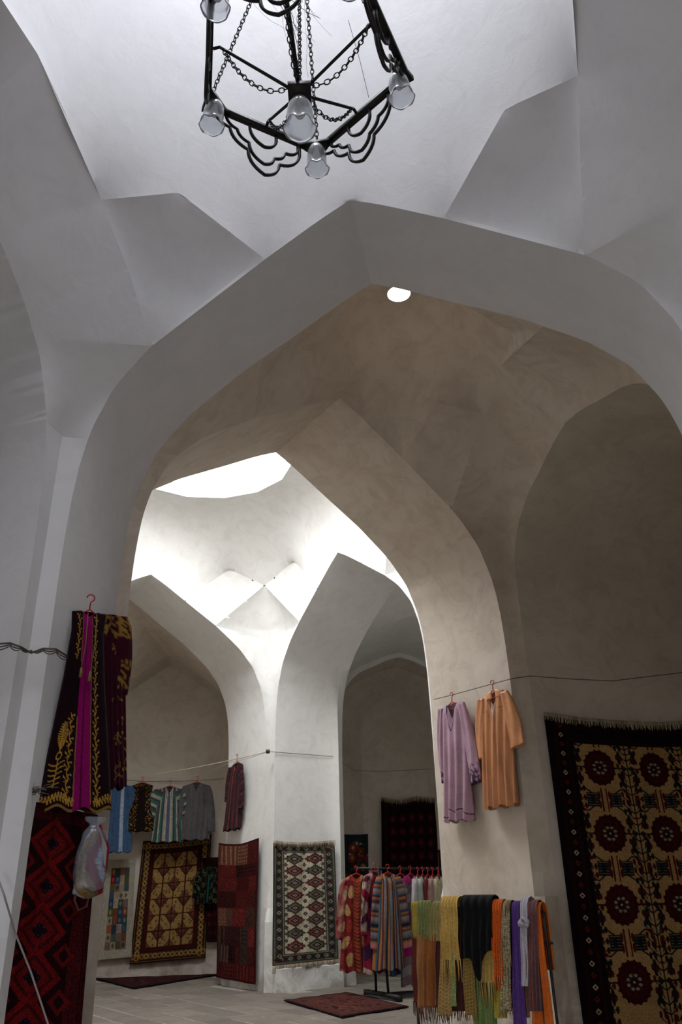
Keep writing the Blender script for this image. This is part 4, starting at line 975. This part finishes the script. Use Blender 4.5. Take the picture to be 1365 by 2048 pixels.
for k, (lb, px, c) in enumerate((('white and pale blue striped shirt on the clothes rail', 836, [(.70, .68, .68), (.45, .55, .60)]), ('light green garment edged in black on the clothes rail', 846, [(.62, .66, .60), (.55, .60, .55)]),
        ('dark red patterned garment between pale ones on the clothes rail', 856, [(.42, .16, .18), (.62, .45, .38)]), ('dusty pink garment on the clothes rail', 866, [(.66, .52, .50), (.62, .48, .47)]), ('cream garment at the right end of the clothes rail', 877, [(.68, .64, .52), (.60, .57, .45)]))):
    railgarm(lb, px, 1905, 13.12+k*.1, 62, .19, .20, stripes(c, 5), plain(c[0]), (.6, .06, .06, 8), cat='garment', name='hanging_shirt', res=(26, 60), top=1750, hl='red hanger carrying the '+lb.split(' on ')[0].split(' between')[0].split(' at ')[0])

# ------------------------------------------------------------------ scarf rack
sL = atY(824, 1811, 6.7); sR = atY(1088, 1823, 6.15); lL = atY(829, 1876, 6.72); 
ax_ = (sR-sL); axl = np.linalg.norm(ax_[:2]); fs = Frame(math.degrees(math.atan2(ax_[1], ax_[0])), sL)
rack = empty('scarf_rack', np.array([sL[0], sL[1], -EYE+.012]), 'thin black metal rack hung with bright scarves in front of the right-hand pier', 'scarf rack')
MB().tube([sL, sR], .010, 8).build('top_bar', M_IRON, rail if False else rack)
zl = -EYE+.02
for nm, p in (('leg', sL), ('leg', sR)):
    lo = atY(839, 2060, 6.7) if p is sL else None
    MB().tube([p, np.array([p[0], p[1], zl])], .010, 8).build('leg', M_IRON, rack)
q1 = fs.hit(829, 1876); q2 = fs.hit(1010, 1886); MB().tube([q1, q2+fs.a*.35], .008, 8).build('lower_bar', M_IRON, rack)
MB().tube([np.array([sL[0], sL[1], zl+.25]), np.array([sR[0], sR[1], zl+.25])], .008, 8).build('lower_bar', M_IRON, rack)
for p in (sL, sR): MB().tube([np.array([p[0], p[1], zl])-fs.n*.22, np.array([p[0], p[1], zl])+fs.n*.22], .011, 8).build('foot', M_IRON, rack)
scg = 'scarves on the black metal rack'
def scarf(label, x0, x1, xb0, xb1, yt, yb, paint, layer=0, fringe=0., fcol=None, yb2=None, famp=.010, folds=4, lowbar=False, back=.35, knot=False, res=None, hem=None):
    off = .016+layer*.014; W0 = [fs.hit(x0, yt, -off), fs.hit(x1, yt, -off)]; Bm = [fs.hit(xb0, yb, -off), fs.hit(xb1, yb2 or yb, -off)]
    nx = res or max(12, int((x1-x0)*1.1)); ny = max(40, int((yb-yt)*.9)); u = np.linspace(0, 1, nx)[None, :, None]; v = np.linspace(0, 1, ny)[:, None, None]
    pin = 1-.25*np.sin(v*PI)*0
    T = W0[0]*(1-u)+W0[1]*u; Bt = Bm[0]*(1-u)+Bm[1]*u
    if hem is not None: Bt = Bt+np.array([0, 0, 1.])*hem(u)
    G = T*(1-v)+Bt*v
    fold = famp*np.sin(u*PI*2*folds+np.sin(v*5+x0)*.7+x0)*np.clip(.4+v, 0, 1)+.006*np.sin(v*9+x0)
    G = G-fs.n*(fold+famp)
    C = paint(nx, ny)
    # over the bar and down the back
    r = off+.004; top = G[0]; arc = []
    for t in np.linspace(PI, 0, 7)[1:]: arc.append(top+fs.n*(r+r*math.cos(t))+np.array([0, 0, 1.])*(r*.9*math.sin(t)))
    bk = [arc[-1]-np.array([0, 0, 1.])*back*s+fs.n*.004*math.sin(s*5) for s in np.linspace(.1, 1, 8)]
    ex = np.array(arc+bk)[::-1]; G = np.concatenate([ex, G], 0); C = np.concatenate([np.repeat(C[:1], len(ex), 0), C], 0)
    root = empty('scarf', np.array([*(G[-1].mean(0)[:2]), G[-1][:, 2].min()]), label, 'scarf', scg)
    grid_obj('cloth', G, C, M_CLO, root, .002)
    if knot:
        kp = fs.hit((x0+x1)/2, yt+22, -off-.02); mb = MB().col(tuple(C[-1, nx//2])); 
        for q in range(3): mb.tube([kp+fs.a*.028*math.cos(t+q)+np.array([0, 0, 1.])*(.018*math.sin(t+q)+(q-1)*.008)-fs.n*.02*math.cos(t*2+q) for t in np.linspace(0, 2*PI, 14)], .012, 6)
        mb.build('knot', M_CLO, root, dye=True)
    if fringe:
        row = G[-1]; n = max(10, int(np.linalg.norm(row[-1]-row[0])/.009)); mb = MB(); cc = np.array(fcol if fcol is not None else C[-1].mean(0))
        for i in range(n):
            k = min(int(i/(n-1)*(nx-1)), nx-1); p = row[k]; d = np.array([rng.randn()*.008, rng.randn()*.004, -fringe*(.7+.5*rng.rand())]); mb.col(tuple(np.clip(cc*(.75+.4*rng.rand()), 0, 1))); mb.tube([p+np.array([0, 0, .01]), p+d*.5, p+d], [.004, .003, .0015], 4)
        tag(mb.build('fringe', M_CLO, root, dye=True), kind='stuff')
def streak(c, c2, k=8, amt=.5):
    def f(w, h):
        cv = Cv(w, h, c); m = (np.sin(cv.X*k*6.28+np.sin(cv.Y*7))*.5+.5)[..., None]*amt; cv.a = cv.a*(1-m)+np.array(c2)*m; return cv.wob(.08).a
    return f
def knit(c, c2):
    def f(w, h):
        cv = Cv(w, h, c); cv.m((np.sin(cv.Y*170+3*np.sin(cv.X*8)) > .2), c2); return cv.wob(.08).a
    return f
def dots(c, c2, p=.2):
    return lambda w, h: Cv(w, h, c).speck(c2, p).wob(.05).a
scarf('bright yellow crinkled scarf at the left end of the rack', 825, 842, 830, 842, 1809, 1878, streak((.72, .62, .26), (.58, .52, .24)), 0)
scarf('moss green open-weave scarf near the left end of the rack', 836, 864, 838, 866, 1810, 1880, streak((.43, .46, .27), (.64, .60, .38), 5), 1)
scarf('pale lime scarf with tan edge, beside the moss green one', 860, 886, 862, 886, 1812, 1882, streak((.60, .57, .36), (.60, .47, .30), 4), 1)
scarf('rust red scarf on the lower bar, at the left leg of the rack', 826, 837, 828, 842, 1877, 2005, streak((.42, .20, .15), (.34, .15, .12)), 0, .08)
scarf('tan and burnt orange striped scarf with tied fringe on the lower bar', 834, 873, 836, 872, 1877, 2015, stripes([(.62, .42, .26), (.60, .40, .24), (.55, .32, .16), (.58, .36, .18), (.52, .30, .15)], 1), 2, .10, (0.42, .26, .18))
scarf('dull maroon scarf on the lower bar behind the yellow one', 872, 886, 874, 888, 1880, 2012, streak((.36, .20, .18), (.28, .15, .14)), 0, .05)
scarf('long mustard yellow scarf with a knotted fringe, hanging in front', 882, 917, 886, 922, 1813, 1920, streak((.80, .66, .36), (.70, .55, .28), 6), 4, .13)
scarf('pale yellow knitted scarf under the mustard one', 886, 905, 877, 905, 1830, 2032, knit((.70, .58, .36), (.60, .48, .28)), 2, .05, (.45, .3, .2))
scarf('dark red-brown scarf showing below the mustard fringe', 896, 922, 893, 932, 1840, 2022, streak((.30, .14, .13), (.22, .10, .10)), 1, .05)
scarf('narrow green speckled scarf below the mustard fringe', 905, 912, 904, 915, 1900, 2012, dots((.50, .56, .32), (.70, .72, .55)), 3)
scarf('wide black scarf drooping to a point in the middle of the rack', 921, 985, 926, 986, 1815, 1918, plain((.07, .068, .07)), 5, 0, yb2=1900, famp=.012, hem=lambda u: -.16*np.exp(-((u-.5)/.16)**2))
scarf('gold-brown knitted scarf below the black one', 926, 948, 932, 956, 1840, 2030, knit((.60, .50, .28), (.50, .40, .2)), 3, .03)
scarf('yellow fringed scarf hanging from behind the black one', 958, 990, 960, 992, 1840, 1965, streak((.73, .61, .33), (.64, .51, .26), 7), 3, .14)
scarf('grass green sheer scarf at the bottom middle of the rack', 950, 990, 950, 998, 1890, 2060, streak((.40, .48, .27), (.56, .58, .38), 2), 1, 0)
scarf('vivid orange scarf with a fringed end, right of the black one', 983, 1006, 990, 1008, 1820, 1955, streak((.82, .38, .13), (.70, .28, .10), 4), 4, .07)
scarf('lemon yellow scarf ending low behind the vivid orange one', 985, 1003, 990, 1016, 1850, 2036, streak((.70, .64, .24), (.62, .55, .22), 3), 2)
scarf('gold and cream speckled scarf, right of the vivid orange one', 1004, 1021, 1002, 1026, 1822, 2020, dots((.50, .42, .30), (.74, .70, .58), .35), 4, .03)
scarf('thin black scarf between the speckled and the purple one', 1013, 1030, 1018, 1034, 1822, 2022, plain((.07, .06, .07)), 3)
scarf('purple scarf twisting down to the floor', 1026, 1040, 1030, 1058, 1824, 2070, streak((.36, .24, .50), (.28, .17, .40), 2), 4)
scarf('brown flowered scarf behind the white knotted one', 1031, 1050, 1038, 1062, 1825, 2035, streak((.48, .33, .27), (.40, .25, .2), 3), 3)
scarf('white scarf tied in a knot over the bar', 1041, 1056, 1044, 1058, 1823, 1972, streak((.74, .72, .74), (.58, .56, .60), 2), 6, 0, knot=True, famp=.008)
scarf('mauve-brown scarf, right of the white knotted one', 1052, 1076, 1058, 1086, 1826, 2022, streak((.44, .30, .30), (.36, .23, .24), 3), 5)
scarf('orange scarf with a dark piping at the right end of the rack', 1060, 1082, 1066, 1112, 1826, 2075, lambda w, h: Cv(w, h, (.80, .40, .14)).rect(.55, 0, .62, 1, (.26, .2, .18)).wob(.06).a, 4, 0)

# ------------------------------------------------------------------ chandelier
mgl, nt, b = nmat('frosted_glass'); b.inputs['Base Color'].default_value = (.86, .89, .93, 1); b.inputs['Roughness'].default_value = .16; b.inputs['Transmission Weight'].default_value = .78; b.inputs['IOR'].default_value = 1.25; b.inputs['Specular IOR Level'].default_value = .7
M_BULB = flat_mat('white_bulb_glass', (.9, .9, .92), .2)
zr = 3.80
V1, V2, V3 = atH(408, 196, zr), atH(636, 302, zr), atH(812, 152, zr)
# regular pentagon fitted to the three visible corners
A_ = np.array([[2*(V2-V1)[0], 2*(V2-V1)[1]], [2*(V3-V2)[0], 2*(V3-V2)[1]]]); B_ = np.array([V2[:2]@V2[:2]-V1[:2]@V1[:2], V3[:2]@V3[:2]-V2[:2]@V2[:2]])
cc = np.linalg.solve(A_, B_); RR = np.linalg.norm(V2[:2]-cc); t2 = math.atan2(V2[1]-cc[1], V2[0]-cc[0])
PV = [np.array([cc[0]+RR*math.cos(t2+k*2*PI/5), cc[1]+RR*math.sin(t2+k*2*PI/5), zr]) for k in range(5)]
HB = np.array([*atH(600, 188, 3.46)[:2], 3.46]); HK = np.array([cc[0]*.5+HB[0]*.5, cc[1]*.5+HB[1]*.5, 5.3])
ch = empty('chandelier', np.array([cc[0], cc[1], zr-.2]), 'black wrought-iron five-sided chandelier with glass tulip shades hanging by chains from the near dome', 'chandelier')
def chain(pts, L=.034, r=.0032, w=.011):
    pts = resample(np.array(pts), 200); d = np.r_[0, np.cumsum(np.linalg.norm(np.diff(pts, axis=0), axis=1))]; n = max(2, int(d[-1]/(L*.78))); mb = MB()
    for i in range(n):
        s = (i+.5)/n*d[-1]; p = np.array([np.interp(s, d, pts[:, k]) for k in range(3)]); q = np.array([np.interp(min(s+.01, d[-1]), d, pts[:, k]) for k in range(3)]); o_ = np.array([np.interp(max(s-.01, 0), d, pts[:, k]) for k in range(3)])
        t = q-o_; t /= np.linalg.norm(t)+1e-9; a = np.cross(t, [.3, .5, .81]); a /= np.linalg.norm(a); bb = np.cross(t, a); e = a if i % 2 else bb
        mb.tube([p+t*(L/2)*math.cos(x)+e*w*math.sin(x) for x in np.linspace(0, 2*PI, 9)[:-1]], r, 4, closed=True)
    return mb
def crom(p, k=3):
    out = []
    for i in range(len(p)-1):
        p0 = p[max(i-1, 0)]; p1 = p[i]; p2 = p[i+1]; p3 = p[min(i+2, len(p)-1)]
        for j in range(k):
            u = j/k; out.append(.5*(2*p1+(p2-p0)*u+(2*p0-5*p1+4*p2-p3)*u*u+(3*p1-p0-3*p2+p3)*u**3))
    return out+[p[-1]]
def scallop(p):                                              # arcs bulging down between the cusps
    out = []
    for a, b in zip(p, p[1:]):
        L = np.linalg.norm(b-a); h = (b-a)/L; nn_ = np.array([0, 0, -1.])-h*(-h[2]); nn_ /= np.linalg.norm(nn_)+1e-9
        out += [a*(1-t)+b*t+nn_*L*.17*4*t*(1-t) for t in np.linspace(0, 1, 8)]
    return out
def sagc(a, b, s): return [a*(1-t)+b*t-np.array([0, 0, s*4*t*(1-t)]) for t in np.linspace(0, 1, 20)]
PB = Frame(math.degrees(math.atan2((V2-V1)[1], (V2-V1)[0])), V1); LB = float(np.linalg.norm((V2-V1)[:2]))
OUT = [(449, 244), (492, 297), (521, 342), (557, 321), (594, 309), (624, 304)]
INN = [(453, 236), (480, 263), (503, 293), (524, 322), (556, 306), (580, 300), (602, 294)]
SML = [(501, 258), (525, 288), (556, 275)]
loc_ = [[(PB.uz(x, y)[0]/LB, PB.uz(x, y)[1]-zr) for x, y in c] for c in (OUT, INN, SML)]
for k in range(5):
    a, b_ = PV[k], PV[(k+1) % 5]
    MB().bar(a, b_, .034, .030).build('frame_bar', M_IRON, ch)
    for c in loc_:
        u = [p[0] for p in c]; m = MB(); cc_ = c
        pts = [a*(1-uu)+b_*uu for uu, zz in cc_]; pts = [p+np.array([0, 0, zz]) for p, (uu, zz) in zip(pts, cc_)]; pts = [a*(1-cc_[0][0])+b_*cc_[0][0]-np.array([0, 0, .01])]+scallop(pts)+[a*(1-cc_[-1][0])+b_*cc_[-1][0]-np.array([0, 0, .01])]
        pts = [p for i_, p in enumerate(pts) if i_ == 0 or np.linalg.norm(p-pts[i_-1]) > 1e-3]
        m.tube(pts, .0095, 4)
        m.build('scalloped_trim', M_IRON, ch)
    mid = (a+b_)/2; inw = np.array([cc[0]-mid[0], cc[1]-mid[1], 0]); inw /= np.linalg.norm(inw)
    e = mid+inw*.02+np.array([0, 0, .0]); MB().tube([e-np.array([0, 0, .02]), e+inw*.03, HB+(e-HB)*.08], .0085 if k != 2 else .012, 6).build('spoke', M_IRON, ch)
    chain(sagc(HB+(e-HB)*.12, e+inw*.04, .13)).build('chain', M_IRON, ch)
    chain([a+np.array([0, 0, .01]), HK]).build('chain', M_IRON, ch)
    d = np.array([a[0]-cc[0], a[1]-cc[1], 0]); d /= np.linalg.norm(d); lat_ = np.array([-d[1], d[0], 0])
    g = MB(); g.add([a+d*.04, a-d*.075+lat_*.095, a-d*.075-lat_*.095]+[x-np.array([0, 0, .034]) for x in (a+d*.04, a-d*.075+lat_*.095, a-d*.075-lat_*.095)], [(0, 1, 2), (5, 4, 3), (0, 3, 4, 1), (1, 4, 5, 2), (2, 5, 3, 0)]); g.build('corner_plate', M_IRON, ch)
MB().bar(HB+np.array([-.055, 0, 0]), HB+np.array([.055, 0, 0]), .11, .04).build('hub', M_IRON, ch)
chain([HB, HK]).build('chain', M_IRON, ch); chain([HK, np.array([HK[0], HK[1], 9.0])]).build('chain', M_IRON, ch)
def shade(p, tilt, sc_=1., lab='glass_shade'):
    n, m = 36, 16; v = np.linspace(0, 1, m)[:, None]; ph = np.linspace(0, 2*PI, n, endpoint=False)[None]
    r = np.interp(v, [0, .06, .25, .5, .72, .86, 1], [.022, .042, .058, .063, .061, .065, .078])*sc_; ruf = np.clip((v-.75)/.25, 0, 1)
    r = r*(1+.05*ruf*np.cos(ph*6)); z = -v*.20*sc_+.010*ruf*np.cos(ph*6)*sc_
    dl = np.array([math.cos(tilt[1]), math.sin(tilt[1]), 0])*math.sin(tilt[0]); dn = np.array([0, 0, 1.])*math.cos(tilt[0])-dl
    ex = np.cross(dn, [0.01, 1, 0]); ex /= np.linalg.norm(ex); ey = np.cross(dn, ex)
    G = p+ex*(r*np.cos(ph))[..., None]+ey*(r*np.sin(ph))[..., None]+dn*z[..., None]
    s_ = grid_obj('lamp_shade', G, np.ones(G.shape), mgl, ch, .003, closed=True)
    bm_ = MB().tube([p-dn*.02*sc_, p-dn*.05*sc_, p-dn*.085*sc_, p-dn*.105*sc_, p-dn*.115*sc_], [.012*sc_, .018*sc_, .028*sc_, .022*sc_, .006*sc_], 12).build('bulb', M_BULB)
    bm_.parent = s_; bm_.matrix_parent_inverse = s_.matrix_parent_inverse @ Matrix.Identity(4) if False else Matrix.Translation(-Vector(ch.location)).inverted() @ Matrix.Translation(-Vector(ch.location))
    MB().tube([p+dn*.03*sc_, p+dn*.012*sc_, p-dn*.012*sc_], [.014, .02*sc_, .024*sc_], 10).build('lamp_socket', M_IRON, ch)
for k in range(5):
    a = PV[k]; d = np.array([a[0]-cc[0], a[1]-cc[1]]); shade(a+np.array([d[0], d[1], 0])*-.09-np.array([0, 0, .02]), (.10, math.atan2(d[1], d[0])), .84)
shade(HB-np.array([0, 0, .05]), (.0, 0), .98)
wire('hanging_thread', 'thin thread dangling from the chandelier frame to the right of its hub', [atY(697, 40, 2.7), atY(720, 120, 2.72), atY(738, 195, 2.72)], .0015, M_WIRE, 'thread')
# dusty cobweb strands
m = MB(); A0, B0 = PV[3]*.55+PV[2]*.45, HK*.25+HB*.75
for k in range(16):
    s, e = A0+rng.randn(3)*np.array([.10, .10, .03]), B0+rng.randn(3)*np.array([.06, .06, .14]); m.tube([s*(1-t)+e*t-np.array([0, 0, .05*4*t*(1-t)])+rng.randn(3)*.004 for t in np.linspace(0, 1, 6)], .0007+.001*(rng.rand() < .2), 4)
web = m.build('cobweb', flat_mat('dusty_silk', (.85, .85, .9), .9)); tag(web, 'dusty grey cobweb strands stretched inside the chandelier frame', 'cobweb', kind='stuff')
